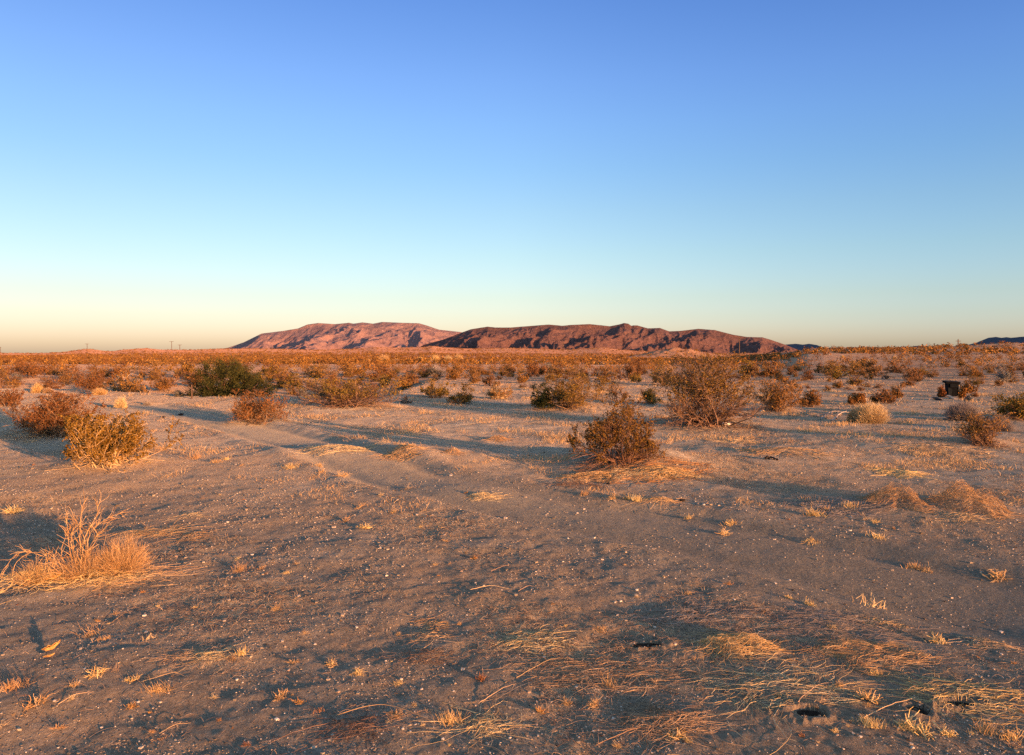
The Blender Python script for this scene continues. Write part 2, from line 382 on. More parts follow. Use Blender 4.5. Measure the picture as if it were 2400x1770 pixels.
# ------------------------------------------------------------------ what grows where (read off the photograph, then placed on the land)
# px, py of the base, width, height (photo pixels), style, object name, label
HERO = [
 (1452, 1085, 225, 155, 'main', 'creosote_bush', "open creosote bush with curling bare lower branches, on an orange straw mound"),
 (1655, 996, 225, 168, 'big', 'creosote_bush', "tallest, broadest bush, brown-green with a mass of bare grey stems, beside a white stone"),
 (262, 1086, 200, 118, 'olive', 'creosote_bush', "olive-yellow bush with pale arching dead stems at its foot"),
 (125, 1020, 165, 100, 'brownbig', 'creosote_bush', "wide brown bush with dark bare lower twigs, behind the olive-yellow bush"),
 (606, 985, 125, 76, 'rust', 'desert_bush', "low reddish-brown bush on a sandy mound in front of the dark green tree"),
 (808, 951, 225, 66, 'woody', 'creosote_bush', "long low bush with a tangle of woody stems along its foot"),
 (1338, 956, 165, 80, 'dense', 'creosote_bush', "bush with nearly black leafy left end and brown right side"),
 (1017, 933, 66, 48, 'olive2', 'creosote_bush', "rounded olive bush, left one of a close pair"),
 (1080, 945, 64, 48, 'dark', 'creosote_bush', "rounded dark green bush on orange sand, right one of a close pair"),
 (1163, 935, 66, 40, 'twiggy', 'desert_bush', "pale pinkish-brown twiggy bush right of the dark rounded bush"),
 (1527, 946, 54, 36, 'dark', 'creosote_bush', "small green bush between the open creosote and the tallest bush"),
 (1822, 962, 108, 76, 'rustolive', 'creosote_bush', "orange-brown bush right of the tallest bush"),
 (1899, 954, 48, 40, 'rustolive', 'creosote_bush', "small brown bush just right of the orange-brown bush"),
 (2304, 1043, 110, 78, 'spider', 'desert_bush', "orange-brown bush with bare red stems sprawling at its foot"),
 (2385, 980, 110, 56, 'dark', 'creosote_bush', "dark olive bush at the right edge, behind grey fuzzy shrubs"),
 (16, 952, 56, 40, 'brown', 'desert_bush', "brown bush cut by the left edge of the view"),
 (214, 918, 66, 45, 'brown', 'desert_bush', "brown rounded bush left of the bank, beyond the wide brown bush"),
 (383, 918, 60, 42, 'brown', 'desert_bush', "brown bush widest at the top, left of the dark green tree"),
 (67, 886, 92, 38, 'brown', 'desert_bush', "broad brown thicket far out on the left flat"),
 (312, 913, 29, 27, 'gray', 'desert_bush', "small blue-grey bush on pink sand beyond the bank"),
 (418, 929, 24, 14, 'gray', 'desert_bush', "tiny grey bush at the top of the bank, beside the thin post"),
 (2009, 949, 38, 28, 'rustolive', 'desert_bush', "small rust bush directly behind the pale straw clump"),
 (2068, 946, 60, 34, 'brown', 'desert_bush', "spreading brown bush behind the right end of the pale straw clump"),
 (2105, 933, 26, 38, 'brown', 'desert_bush', "narrow upright brown bush left of the black box"),
 (2207, 931, 16, 24, 'rust', 'desert_bush', "rust-orange bush against the left side of the black box"),
 (2256, 934, 15, 24, 'rust', 'desert_bush', "bright orange bush against the right side of the black box"),
 (2270, 922, 34, 30, 'brown', 'desert_bush', "brown bush just right of the black box"),
 (2271, 941, 17, 16, 'gray', 'desert_bush', "tiny dark bush in front and right of the black box"),
 (1754, 880, 42, 36, 'olive2', 'creosote_bush', "olive bush showing over the right shoulder of the tallest bush"),
 (1800, 884, 42, 38, 'brown', 'desert_bush', "brown bush behind the orange-brown bush"),
 (1448, 940, 60, 40, 'thin', 'desert_bush', "thin see-through bush behind the open creosote"),
 (952, 946, 26, 18, 'gray', 'desert_bush', "small grey twiggy bush right of the long low bush"),
]
FUZZ = [
 (2040, 992, 92, 50, 'straw', "pale straw-coloured fuzzy shrub with a bright orange lit face"),
 (2005, 990, 40, 36, 'straw_gold', "small golden tuft shrub at the left end of the pale straw shrub"),
 (2257, 986, 80, 46, 'gray_twig', "grey fuzzy dome-shaped shrub, the left one of two"),
 (2346, 1010, 62, 40, 'gray_twig', "grey fuzzy dome-shaped shrub right of the sprawling orange-brown bush"),
 (86, 921, 28, 24, 'straw_gold', "bright yellow-orange grass clump far left among brown bushes"),
 (110, 922, 24, 14, 'straw', "low pale grass clump beside the bright yellow-orange one"),
 (281, 957, 30, 32, 'straw', "pale feathery grass clump in front of the bank"),
 (343, 947, 20, 12, 'gray_twig', "low grey tuft on the flat before the bank"),
 (233, 926, 34, 16, 'straw_gold', "low orange grass clump at the left end of the bank"),
]
SMALL = [(115,911,55,28),(289,882,32,25),(29,903,45,20),(166,885,40,25),(262,880,30,18),(332,885,20,18),(1064,890,35,25),(1110,898,30,27),(1220,898,35,26),
 (1292,895,30,22),(1253,915,30,20),(1225,909,20,12),(1843,900,30,20),(1862,909,22,20),(2060,911,25,15),(2017,917,18,12),(1987,914,16,9),(1939,917,18,16),
 (1966,911,25,25),(2006,901,26,18),(1896,890,38,25),(1953,885,30,18),(1894,911,14,12),(2041,890,22,18),(2135,887,25,15),(2025,858,30,22),(2258,882,26,24),
 (2253,860,28,26),(2340,905,22,18),(2360,880,40,20),(2190,880,20,14),(2150,895,16,12),(2286,930,18,14),(2300,900,20,16),(1590,900,30,22),(900,905,50,28),
 (960,900,40,26),(1150,905,40,30),(680,900,50,26),(690,925,40,22),(1400,880,30,20),(1445,905,30,18),(1480,885,32,24),(560,880,60,26),(640,880,60,28),(740,885,70,32),(820,880,70,30),(875,895,46,30)]
for h in HERO:
    x, y = ground(h[0], h[1]); W = h[2] * y / FPX
    if h[4] in ('main',): MOUNDS.append((x + .35, y - .15, 1.05, .22))
    elif h[4] in ('rust', 'woody', 'big', 'dense', 'brownbig', 'olive', 'dark', 'rustolive', 'spider') and h[2] > 50:
        MOUNDS.append((x, y - .1, max(.4, W * .6), .05 + .07 * min(W, 1.6)))
for px_, py_, r_, h_ in [(2120, 1200, .6, .05), (2265, 1195, .6, .06), (760, 1060, 1.4, .10), (1010, 1070, 1.2, .09), (1080, 1150, .9, .05), (170, 1350, .5, .05), (1850, 1070, 1.6, .10), (2120, 1040, 1.8, .10), (1560, 1420, .6, -.015), (2330, 1420, 1.1, -.085), (60, 1205, 1.3, -.09), (20, 1780, .5, -.06)]:
    x, y = at_flat(px_, py_); MOUNDS.append((x, y, r_, h_))

# ------------------------------------------------------------------ the land
front = np.radians(np.linspace(-56, 56, 960)); back = np.radians(np.linspace(56, 304, 70)[1:-1])
ang = np.concatenate([front, back]); rad = [0.9]
while rad[-1] < 24000:
    r_ = rad[-1]; rad.append(r_ * (1.0048 if r_ < 9 else 1.0075 if r_ < 1200 else 1.03))
rad = np.array(rad); A_, R_ = np.meshgrid(ang, rad)
X = (np.sin(A_) * R_).ravel(); Y = (np.cos(A_) * R_).ravel()
X = np.append(X, 0.0); Y = np.append(Y, 0.0)
Z = terrain(X, Y, True) - np.maximum(0, np.hypot(X, Y) - 1300) * .006
na, nr_ = len(ang), len(rad)
i = np.arange(nr_ - 1)[:, None] * na; j = np.arange(na)[None, :]; j2 = (j + 1) % na
F = np.stack([i + j, i + na + j, i + na + j2, i + j2], -1).reshape(-1, 4)
cap = np.array([[len(X) - 1, k, k + 1, (k + 2)] for k in range(0, na - 2, 2)])
F = np.concatenate([F, cap])
gm = new_mesh("ground", np.stack([X, Y, Z], 1), F, [M['ground']], smooth=True,
              attrs={"litter": litter_mask(X, Y), "track": track_mask(X, Y), "dark": near_shade_mask(X, Y), "foot": sm(95, 260, Y), "far": sm(16, 60, Y + 6 * fbm(X / 8, Y / 8, 3, 141)) * .9})
structure(obj("ground", gm), "sandy desert floor with gravel, dry grass litter and a faint vehicle track")

def massif(name, prof, R0, depth, material, skew, lam, amp, seed, label, foot=-45.0, step=1.0, ridge_wander=0.0):
    prof = np.array(prof, float); pxs = np.arange(prof[0, 0], prof[-1, 0] + .1, step)
    nf, nb = 170, 24
    t = np.concatenate([np.linspace(0, 1, nf), 1 + np.linspace(0, 1, nb)[1:]])
    P, T = np.meshgrid(pxs, t)
    top = np.interp(P, prof[:, 0], prof[:, 1]) - .5 * np.abs(fbm(P / 14, P * 0 + seed, 3, seed + 2))
    yr = R0 * (1 + ridge_wander * fbm(P / 160, P * 0, 2, seed + 5))
    y = yr - depth * (1 - T); x = (P - CX) / FPX * y
    ks = np.hanning(71); ks /= ks.sum(); base_p = np.interp(pxs, prof[:, 0], prof[:, 1]); sm_p = np.convolve(np.pad(base_p, 35, mode='edge'), ks, 'valid')
    wt = np.clip((T - .55) / .45, 0, 1) ** 2 * np.clip(2 - T, 0, 1); top = top * wt + (np.broadcast_to(sm_p, P.shape) + 1) * (1 - wt)
    Zr = (HY - top) / FPX * yr + CAMZ - foot
    env = np.where(T <= 1, np.clip(T, 0, 1) ** .85, np.clip(2 - T, 0, 1))
    wx = x + 0.35 * lam * fbm(x / lam * .7, y / lam * .7, 3, seed + 11)
    wy = y + 0.35 * lam * fbm(x / lam * .7, y / lam * .7, 3, seed + 13)
    u = (wx - skew * (wy - R0)) / lam; v = (wy + skew * (wx)) / (lam * 3.2)
    r1 = 1 - np.abs(2.0 * perlin(u, v, seed)); r2 = 1 - np.abs(2.0 * perlin(u * 2.3 + 3, v * 2.6, seed + 1)); r3 = fbm(u * 6, v * 14, 4, seed + 3)
    w = np.clip(1 - T, 0, 1) ** .55 * np.clip(T * 3, 0, 1) ** .7
    w = np.where(T > 1, 0.3 * np.clip(T - 1, 0, 1), w)
    carve = amp * ((1 - np.clip(r1, 0, 1)) * 1.0 + (1 - np.clip(r2, 0, 1)) * .5 + .26 * (.5 - r3) + .16 * (1 - np.abs(2 * perlin(u * 6.1, v * 7, seed + 31))) * -1)
    big = amp * .9 * fbm(x / (lam * 2.6), y / (lam * 2.2), 2, seed + 21)
    z = foot + Zr * env - w * carve - np.clip(1 - T, 0, 1) ** 1.0 * np.clip(T * 2, 0, 1) * np.abs(big) * .8
    z = z + 0.035 * amp * fbm(x / (lam * .06), y / (lam * .06), 3, seed + 9) * np.clip(np.abs(1 - T) * 6, 0, 1)
    V = np.stack([x, y, np.maximum(z, foot)], -1).reshape(-1, 3)
    n = len(pxs); i = np.arange(len(t) - 1)[:, None] * n; j = np.arange(n - 1)[None, :]
    F = np.stack([i + j, i + j + 1, i + n + j + 1, i + n + j], -1).reshape(-1, 4)
    return structure(obj(name, new_mesh(name, V, F, [material], smooth=True)), label)
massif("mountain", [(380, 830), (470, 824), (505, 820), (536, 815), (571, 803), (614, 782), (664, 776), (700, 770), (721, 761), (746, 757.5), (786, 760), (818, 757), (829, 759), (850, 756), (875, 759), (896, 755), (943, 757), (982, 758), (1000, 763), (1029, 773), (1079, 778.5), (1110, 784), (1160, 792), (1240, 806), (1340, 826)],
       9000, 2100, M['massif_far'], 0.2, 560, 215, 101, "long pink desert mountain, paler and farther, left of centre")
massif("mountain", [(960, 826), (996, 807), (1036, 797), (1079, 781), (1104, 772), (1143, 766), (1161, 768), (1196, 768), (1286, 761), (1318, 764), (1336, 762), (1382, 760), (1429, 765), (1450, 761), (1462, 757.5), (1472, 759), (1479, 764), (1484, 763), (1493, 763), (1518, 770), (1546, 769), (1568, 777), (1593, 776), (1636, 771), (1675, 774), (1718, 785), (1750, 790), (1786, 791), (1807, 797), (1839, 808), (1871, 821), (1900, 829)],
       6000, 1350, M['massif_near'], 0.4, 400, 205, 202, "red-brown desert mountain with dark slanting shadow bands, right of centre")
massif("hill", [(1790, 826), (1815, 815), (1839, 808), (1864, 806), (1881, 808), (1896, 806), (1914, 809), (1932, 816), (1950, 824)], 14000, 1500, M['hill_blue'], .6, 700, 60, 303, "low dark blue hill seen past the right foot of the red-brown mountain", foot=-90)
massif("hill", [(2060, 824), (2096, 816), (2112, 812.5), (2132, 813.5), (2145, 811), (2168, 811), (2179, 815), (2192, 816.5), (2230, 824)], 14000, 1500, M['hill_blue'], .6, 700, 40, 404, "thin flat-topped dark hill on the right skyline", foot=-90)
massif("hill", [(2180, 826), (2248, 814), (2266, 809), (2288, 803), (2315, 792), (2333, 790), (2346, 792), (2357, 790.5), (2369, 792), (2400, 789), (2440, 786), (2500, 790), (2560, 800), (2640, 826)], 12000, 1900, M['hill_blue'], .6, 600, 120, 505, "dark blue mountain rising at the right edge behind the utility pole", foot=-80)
# unseen ridge added beyond the right edge to cast shade on those hills
kk = np.linspace(-3300, 3300, 90); hh = 1300 * (1 - (kk / 3300) ** 4) * (1 + .12 * fbm(kk / 700, kk * 0, 4, 77))
c0 = np.array([10500., 9900.]); pd = np.array([.73, .68]); nd = np.array([.68, -.73])
V = []
for row, (off, f) in enumerate([(-2000, 0), (-900, .5), (0, 1), (900, .5), (2000, 0)]):
    p = c0 + pd * kk[:, None] + nd * (off + 150 * fbm(kk / 500, kk * 0 + row, 3, 5)[:, None])
    V.append(np.column_stack([p, hh * f - 90]))
V = np.concatenate(V); n = 90
F = np.array([[r * n + k, r * n + k + 1, (r + 1) * n + k + 1, (r + 1) * n + k] for r in range(4) for k in range(n - 1)])
structure(obj("added_shade_ridge", new_mesh("added_shade_ridge", V, F, [M['massif_near']], smooth=True)), "ridge added outside the view to the right to shade the hills")

# ------------------------------------------------------------------ shrubs
def fit(parts, W, H):
    pts = np.concatenate([p for p in parts if len(p)])
    r = np.percentile(np.hypot(pts[:, 0], pts[:, 1]), 90) ; h = np.percentile(pts[:, 2], 99)
    s = np.array([W / 2 / r, W / 2 / r, H / h])
    out = []
    for p in parts:
        if len(p):
            p = p * s; z = p[:, 2]; p[:, 2] = np.where(z > .9 * H, .9 * H + (z - .9 * H) * .4, z)
            q = np.hypot(p[:, 0], p[:, 1]); lim = W * .47; f = np.where(q > lim, (lim + (q - lim) * .45) / np.maximum(q, 1e-6), 1); p[:, :2] *= f[:, None]
        out.append(p)
    return out
def shrub(W, H, seed, nm=26, n2=4, n3=3, nl=7, leaf=.014, el=(28, 88), wob=.10, up=.25, r0=.007, r3=.0014, t0=.25, skirt=0, leaf_t=.15, asp=.45, base=.07, drop=0.0, skirt_len=.75, bare=.15, deadf=.2):
    """stems (tubes) and leaves (small faces); real metres"""
    r = np.random.default_rng(seed)
    az = r.uniform(0, 2 * PI, nm); e = np.radians(r.uniform(el[0], el[1], nm))
    reach = 1 / np.sqrt((np.cos(e) / (W / 2)) ** 2 + (np.sin(e) / H) ** 2) * r.uniform(.5, 1.1, nm)
    # uneven outline: whole sectors reach less far
    reach *= 1 + .42 * np.interp((az * 2.2 + seed) % 6.28, np.linspace(0, 6.28, 9), np.append(v_ := r.uniform(-1, .6, 8), v_[0]))
    reach *= 1 + .35 * fbm(np.cos(az) * 1.6 + seed, np.sin(az) * 1.6 + e * 1.8, 2, seed)
    D = np.stack([np.cos(az) * np.cos(e), np.sin(az) * np.cos(e), np.sin(e)], 1)
    P0 = np.stack([r.normal(size=nm) * W * base, r.normal(size=nm) * W * base, -np.full(nm, .03)], 1)
    Pm = walk(P0, D, reach * .72, 7, wob, up, r)
    P2, i2 = sprout(Pm, n2, max(t0, .35), .98, .40, .36, 5, wob * 1.3, up * .6, reach, r)
    P3, i3 = sprout(P2, n3, .2, .98, .26, .55, 4, .22, .15, np.repeat(reach, n2), r)
    dead = r.random(nm) < deadf; leafy = ~dead[i2[i3]]
    if drop:
        keep = r.random(len(P3)) > drop; P3 = P3[keep]; leafy = leafy[keep]
    LI = np.nonzero(leafy)[0]
    pl = np.zeros((0, 3)); vl = None
    if nl:
        cnt = len(LI) * nl; idx = LI[r.integers(0, len(LI), cnt)]; k = r.uniform(leaf_t, 1, cnt) * 2.99; ki = k.astype(int); f = (k - ki)[:, None]
        pl = P3[idx, ki] * (1 - f) + P3[idx, ki + 1] * f + r.normal(size=(cnt, 3)) * leaf * .8
        vl = np.clip(r.random(cnt) * .6 + .4 * (r.random(len(P3))[idx]), 0, 1)
    sk = np.zeros((0, 6, 3))
    if skirt:
        a = r.uniform(0, 2 * PI, skirt); e2 = np.radians(r.uniform(12, 50, skirt)); L = W * skirt_len * r.uniform(.5, 1.05, skirt)
        D2 = np.stack([np.cos(a) * np.cos(e2), np.sin(a) * np.cos(e2), np.sin(e2)], 1)
        sk = walk(np.stack([r.normal(size=skirt) * W * .05, r.normal(size=skirt) * W * .05, np.zeros(skirt)], 1), D2, L, 6, .13, -1.0, r)
        sk[..., 2] = np.maximum(sk[..., 2], -.02)
    shp = [Pm.reshape(-1, 3), P2.reshape(-1, 3), P3.reshape(-1, 3), pl]
    o = fit(shp, W, H)
    Pm, P2, P3, pl = o[0].reshape(Pm.shape), o[1].reshape(P2.shape), o[2].reshape(P3.shape), o[3]
    if nl and bare:
        kp = r.random(len(pl)) < .04 + .96 * sm(bare - .18, bare + .18, pl[:, 2] / H); pl, vl = pl[kp], vl[kp]
    S = Acc()
    S.add(*tubes(Pm, taper(len(Pm), 7, r.uniform(.7, 1.2, len(Pm)) * r0, r3 * 1.3), 4, None, r)[:2], 0)
    S.v[-1] = np.repeat(r.random(len(Pm)), 7 * 4)
    V, F, v = tubes(P2, taper(len(P2), 5, r0 * .45, r3), 3, None, r); S.add(V, F, 0, v)
    V, F, v = tubes(P3, taper(len(P3), 4, r3 * 1.4, r3 * .7), 3, None, r); S.add(V, F, 0, v)
    if skirt:
        V, F, v = tubes(sk, taper(skirt, 6, r0 * .8, r3 * .9), 3, None, r); S.add(V, F, 0, np.clip(v * .5 + .5, 0, 1))
        S3, _ = sprout(sk, 3, .3, .95, .3, .5, 4, .2, -.3, np.full(skirt, W * .4), r)
        S3[..., 2] = np.maximum(S3[..., 2], -.02)
        V, F, v = tubes(S3, taper(len(S3), 4, r3 * 1.3, r3 * .7), 3, None, r); S.add(V, F, 0, np.clip(v * .5 + .5, 0, 1))
    Lf = None
    if nl:
        Lf = Acc(); V, F, v = leaves(pl, leaf * r.uniform(.6, 1.3, len(pl)), r, asp, vl); Lf.add(V, F, 0, v)
    return S, Lf
def put_shrub(name, x, y, S, Lf, ms, ml, rz=0, sink=0.0):
    root = obj(name, None, loc=(x, y, zt(x, y) - sink), rz=rz)
    obj("stems", S.mesh("stems", [ms]), root)
    if Lf is not None: obj("foliage", Lf.mesh("foliage", [ml]), root)
    return root
STYLE = dict(
 main=dict(bare=.2, deadf=.2, nm=36, n2=6, n3=5, nl=26, leaf=.0115, asp=.7, t0=.45, el=(12, 88), wob=.13, r0=.009, skirt=60, drop=.1, leaf_t=.2, ml='leaf', ms='stem'),
 big=dict(bare=.42, nm=80, n2=5, n3=5, nl=13, leaf=.016, asp=.7, el=(12, 86), wob=.10, r0=.014, r3=.0025, t0=.5, skirt=60, ml='leaf', ms='stem', skirt_len=.6),
 olive=dict(bare=.22, deadf=.15, nm=60, n2=5, n3=4, nl=25, leaf=.014, asp=.7, el=(14, 85), r0=.007, skirt=14, ml='leaf_olive', ms='stem_pale'),
 brownbig=dict(bare=.3, deadf=.1, nm=64, n2=5, n3=4, nl=26, leaf=.017, el=(15, 85), r0=.008, r3=.002, t0=.4, skirt=14, ml='leaf_brown', ms='stem'),
 rust=dict(nm=60, n2=5, n3=4, nl=8, leaf=.018, el=(10, 85), r0=.006, r3=.002, skirt=24, ml='leaf_rust', ms='stem', skirt_len=.5),
 woody=dict(bare=.36, nm=70, n2=5, n3=4, nl=10, leaf=.024, el=(8, 80), r0=.013, r3=.003, t0=.35, skirt=60, ml='leaf', ms='stem', skirt_len=.5),
 dense=dict(nm=50, n2=5, n3=4, nl=11, leaf=.024, el=(10, 85), r0=.010, r3=.0025, skirt=10, ml='leaf_olive', ms='stem'),
 olive2=dict(nm=40, n2=4, n3=4, nl=11, leaf=.026, el=(15, 88), r0=.010, r3=.0025, ml='leaf_olive', ms='stem'),
 dark=dict(nm=40, n2=4, n3=4, nl=12, leaf=.026, el=(15, 88), r0=.010, r3=.0025, ml='leaf', ms='stem'),
 twiggy=dict(nm=50, n2=5, n3=4, nl=4, leaf=.02, el=(20, 88), r0=.009, r3=.003, ml='leaf_brown', ms='stem_pale'),
 rustolive=dict(nm=60, n2=4, n3=4, nl=9, leaf=.022, el=(20, 88), r0=.010, r3=.0025, ml='leaf_rust', ms='stem', skirt=8),
 spider=dict(bare=.34, nm=44, n2=4, n3=4, nl=7, leaf=.015, el=(30, 88), r0=.008, r3=.002, skirt=60, ml='leaf_rust', ms='stem', skirt_len=.62),
 brown=dict(nm=40, n2=4, n3=4, nl=8, leaf=.03, el=(15, 88), r0=.010, r3=.003, ml='leaf_brown', ms='stem'),
 gray=dict(nm=26, n2=4, n3=3, nl=6, leaf=.02, el=(20, 88), r0=.008, r3=.003, ml='leaf_gray', ms='gray_twig'),
 thin=dict(nm=16, n2=3, n3=3, nl=6, leaf=.02, el=(40, 88), r0=.010, r3=.003, ml='leaf_brown', ms='stem'),
)
OCC = []
for k, (px, py, w, h, st, nm_, lab) in enumerate(HERO):
    x, y = ground(px, py); W, H = w * y / FPX, h * y / FPX; OCC.append((x, y, W))
    p = dict(STYLE[st]); ml, ms = p.pop('ml'), p.pop('ms')
    s = min(1.0, max(.5, w / 110)) if w < 110 else 1.0
    p['nm'] = max(12, int(p['nm'] * s)); p['leaf'] = max(p['leaf'], y * .0011); p['r3'] = max(p.get('r3', .0014), y * .00010)
    S, Lf = shrub(W, H, 900 + k, **p)
    if st == 'dense':   # its left third is near-black and leafier
        S2, L2 = shrub(W * .42, H * .72, 977, nm=34, n2=5, n3=4, nl=14, leaf=.026, el=(5, 80))
        V, F, m, v = L2.arrays(); V = V + np.array([-W * .34, -.15, 0]); r_ = put_shrub(nm_, x, y, S, Lf, M[ms], M[ml])
        d_ = obj("foliage", new_mesh("foliage", V, F, [M['leaf_dark']], m, v), r_); d_['label'] = "near-black leafy left end"
    else: r_ = put_shrub(nm_, x, y, S, Lf, M[ms], M[ml])
    tag(r_, lab, "bush", "separate bushes on the near flat")

def fuzz(W, H, seed, n, rad_, mat_, L=None):
    """a dome of fine upright stems"""
    r = np.random.default_rng(seed); az = r.uniform(0, 2 * PI, n); e = np.radians(np.degrees(np.arccos(r.uniform(0, 1, n) ** .8)) * 1.0)
    e = np.clip(PI / 2 - e, .08, PI / 2); reach = 1 / np.sqrt((np.cos(e) / (W / 2)) ** 2 + (np.sin(e) / H) ** 2)
    lob = 1 + .22 * fbm(np.cos(az) * 1.7 + seed, np.sin(az) * 1.7, 2, seed) + .12 * perlin(az * 3, e * 4, seed)
    D = np.stack([np.cos(az) * np.cos(e), np.sin(az) * np.cos(e), np.sin(e)], 1)
    st = r.uniform(0, .35, n)
    P = walk(D * (reach * st)[:, None] * [1, 1, .6], D, reach * (1 - st) * lob * r.uniform(.6, 1.05, n), 5, .16, .25, r)
    A = Acc(); V, F, v = tubes(P, taper(n, 5, rad_ * 1.2, rad_ * .6), 3, None, r); A.add(V, F, 0, v)
    P2, _ = sprout(P, 2, .4, .95, .28, .4, 3, .2, .3, reach, r)
    V, F, v = tubes(P2, taper(len(P2), 3, rad_ * .8, rad_ * .5), 3, None, r); A.add(V, F, 0, v)
    return A
for k, (px, py, w, h, mt, lab) in enumerate(FUZZ):
    x, y = ground(px, py); W, H = w * y / FPX, h * y / FPX; OCC.append((x, y, W))
    A = fuzz(W, H, 40 + k, int(350 + 22 * w), max(.0016, y * .00011), None)
    nm_ = "grass_clump" if "grass" in lab else "fuzzy_shrub"
    tag(obj(nm_, A.mesh(nm_, [M[mt]]), loc=(x, y, zt(x, y))), lab, "grass clump" if "grass" in lab else "shrub", "fuzzy shrubs and grass clumps")

# the dark green tree standing in the wash
x, y = ground(530, 936); y = y + 2.0; x = (540 - CX) / FPX * y; zb = zt(x, y)
top = CAMZ - (842 - HY) / FPX * y; W = 205 * y / FPX; H = top - zb
r = np.random.default_rng(5)
tree = obj("tree", None, loc=(x, y, zb))
nm_ = 9; az = np.linspace(0, 2 * PI, nm_, endpoint=False) + r.normal(size=nm_) * .2
P = walk(np.zeros((nm_, 3)) + [0, 0, -.1], np.stack([np.cos(az) * .9, np.sin(az) * .6, np.full(nm_, 1.)], 1), H * .75, 7, .12, .1, r)
A = Acc(); V, F, v = tubes(P, taper(nm_, 7, .075, .03), 6, None, r); A.add(V, F, 0, v * .5)
P2, i2 = sprout(P, 6, .3, 1, .35, .7, 5, .2, .2, np.full(nm_, H), r); V, F, v = tubes(P2, taper(len(P2), 5, .025, .008), 4, None, r); A.add(V, F, 0, v * .5)
obj("trunk", A.mesh("trunk", [M['stem']]), tree)
# crown: many leafy sprays filling an uneven low dome that reaches almost to the ground
n = 520; c = r.normal(size=(n, 3)); c = nrm(c) * (r.random((n, 1)) ** .45); c[:, 2] = np.abs(c[:, 2]) * 1.15 - .15
lob = 1 + .25 * fbm(c[:, 0] * 2.1 + 4, c[:, 2] * 2.1 + c[:, 1], 2, 8)
c = c * [W / 2 * 1.0, W / 2 * .75, H * .84] * lob[:, None] + [0, 0, H * .16]
c[:, 0] += .12 * W * (c[:, 2] / H - .4) * -0.4
D = nrm(c - [0, 0, H * .2] + r.normal(size=c.shape) * .3)
sp = walk(c - D * .15, D, r.uniform(.25, .5, n), 4, .2, .15, r)
sp2, _ = sprout(sp, 3, .1, .9, .5, .7, 3, .2, 0, np.full(n, .4), r)
pts = np.concatenate([sp.reshape(-1, 3), sp2.reshape(-1, 3)])
q = pts[r.integers(0, len(pts), 60000)] + r.normal(size=(60000, 3)) * .055
q[:, 2] = np.maximum(q[:, 2], .06)
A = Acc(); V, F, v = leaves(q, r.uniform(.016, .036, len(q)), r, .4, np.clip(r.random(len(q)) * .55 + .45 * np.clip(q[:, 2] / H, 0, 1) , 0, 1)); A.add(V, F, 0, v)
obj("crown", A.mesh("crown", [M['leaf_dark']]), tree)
tag(tree, "dark green low tree with dense rounded crown, standing in the wash behind the bank", "tree")
OCC.append((x, y, W))

# ------------------------------------------------------------------ many small shrubs of the plain: shared prototypes
def proto(seed, leafmat, stemmat, nm=20, nl=7, leaf=.045):
    S, Lf = shrub(1.0, 1.0, seed, nm=nm, n2=4, n3=3, nl=nl, leaf=leaf, el=(20, 88), r0=.016, r3=.005, base=.04)
    return S.mesh("stems", [M[stemmat]]), Lf.mesh("foliage", [M[leafmat]])
mids = [proto(60 + k, lm, smt) for k, (lm, smt) in enumerate([('leaf_brown', 'stem'), ('leaf_brown', 'stem'), ('leaf', 'stem'), ('leaf_rust', 'stem'), ('leaf_olive', 'stem'), ('leaf_brown', 'gray_twig'), ('leaf_gray', 'gray_twig')])]
def far_proto(seed, leafmat):
    S, Lf = shrub(1.0, 1.0, seed, nm=12, n2=3, n3=3, nl=6, leaf=.055, el=(15, 88), r0=.02, r3=.010, base=.05)
    A = Acc(); a = S.arrays(); A.add(a[0], a[1], 0, a[3]); b = Lf.arrays(); A.add(b[0], b[1], 1, b[3])
    return A.mesh("desert_shrub", [M['stem'], M[leafmat]])
fars = [far_proto(80 + k, lm) for k, lm in enumerate(['scrub', 'leaf_brown', 'leaf', 'leaf_rust', 'scrub', 'leaf_brown'])]
sgrass = [fuzz(1.0, .8, 95 + k, 420, .007, None).mesh("grass_clump", [M[m]]) for k, m in enumerate(['straw', 'straw_gold'])]
def place_word(px): return "left" if px < 560 else "left-centre" if px < 1000 else "centre" if px < 1440 else "right-centre" if px < 1880 else "right"
MIDK = ["brown leafy", "bushy brown", "olive-brown", "rust-orange", "golden olive", "grey-stemmed brown", "grey-green"]
FARK = ["dark brown", "mid-brown", "olive-brown", "rust-orange", "dull brown", "light brown"]
def shrub_label(kind, x, y, W): return "%s %s desert shrub %s, %s part of the view" % ("broad" if W > 1.15 else "medium" if W > .7 else "small", kind, "on the near flat" if y < 45 else "out on the plain" if y < 75 else "far out on the plain", place_word(px_of(x, y)))
count = 0
def mid_shrub(x, y, W, H, r):
    k = int(r.choice(7, p=[.28, .22, .12, .13, .09, .1, .06])); st_, fo_ = mids[k]
    root = obj("desert_shrub", None, loc=(x, y, zt(x, y) - .02), rz=r.uniform(0, 6.28), sc=(W, W, H))
    for nm, me in (("stems", st_), ("foliage", fo_)):
        c = bpy.data.objects.new(nm, me); COL.link(c); c.parent = root
    tag(root, shrub_label(MIDK[k], x, y, W), "shrub", "small shrubs scattered over the flat")
def far_shrub(x, y, W, H, r):
    kf = int(r.integers(0, 6)); o = obj("desert_shrub", fars[kf], loc=(x, y, zt(x, y) - .02), rz=r.uniform(0, 6.28), sc=(W, W, H))
    tag(o, shrub_label(FARK[kf], x, y, W), "shrub", "small shrubs scattered over the flat")
r = np.random.default_rng(11)
for px, py, w, h in SMALL:
    x, y = ground(px, py); W, H = w * y / FPX, h * y / FPX; OCC.append((x, y, W)); mid_shrub(x, y, W, H, r); count += 1
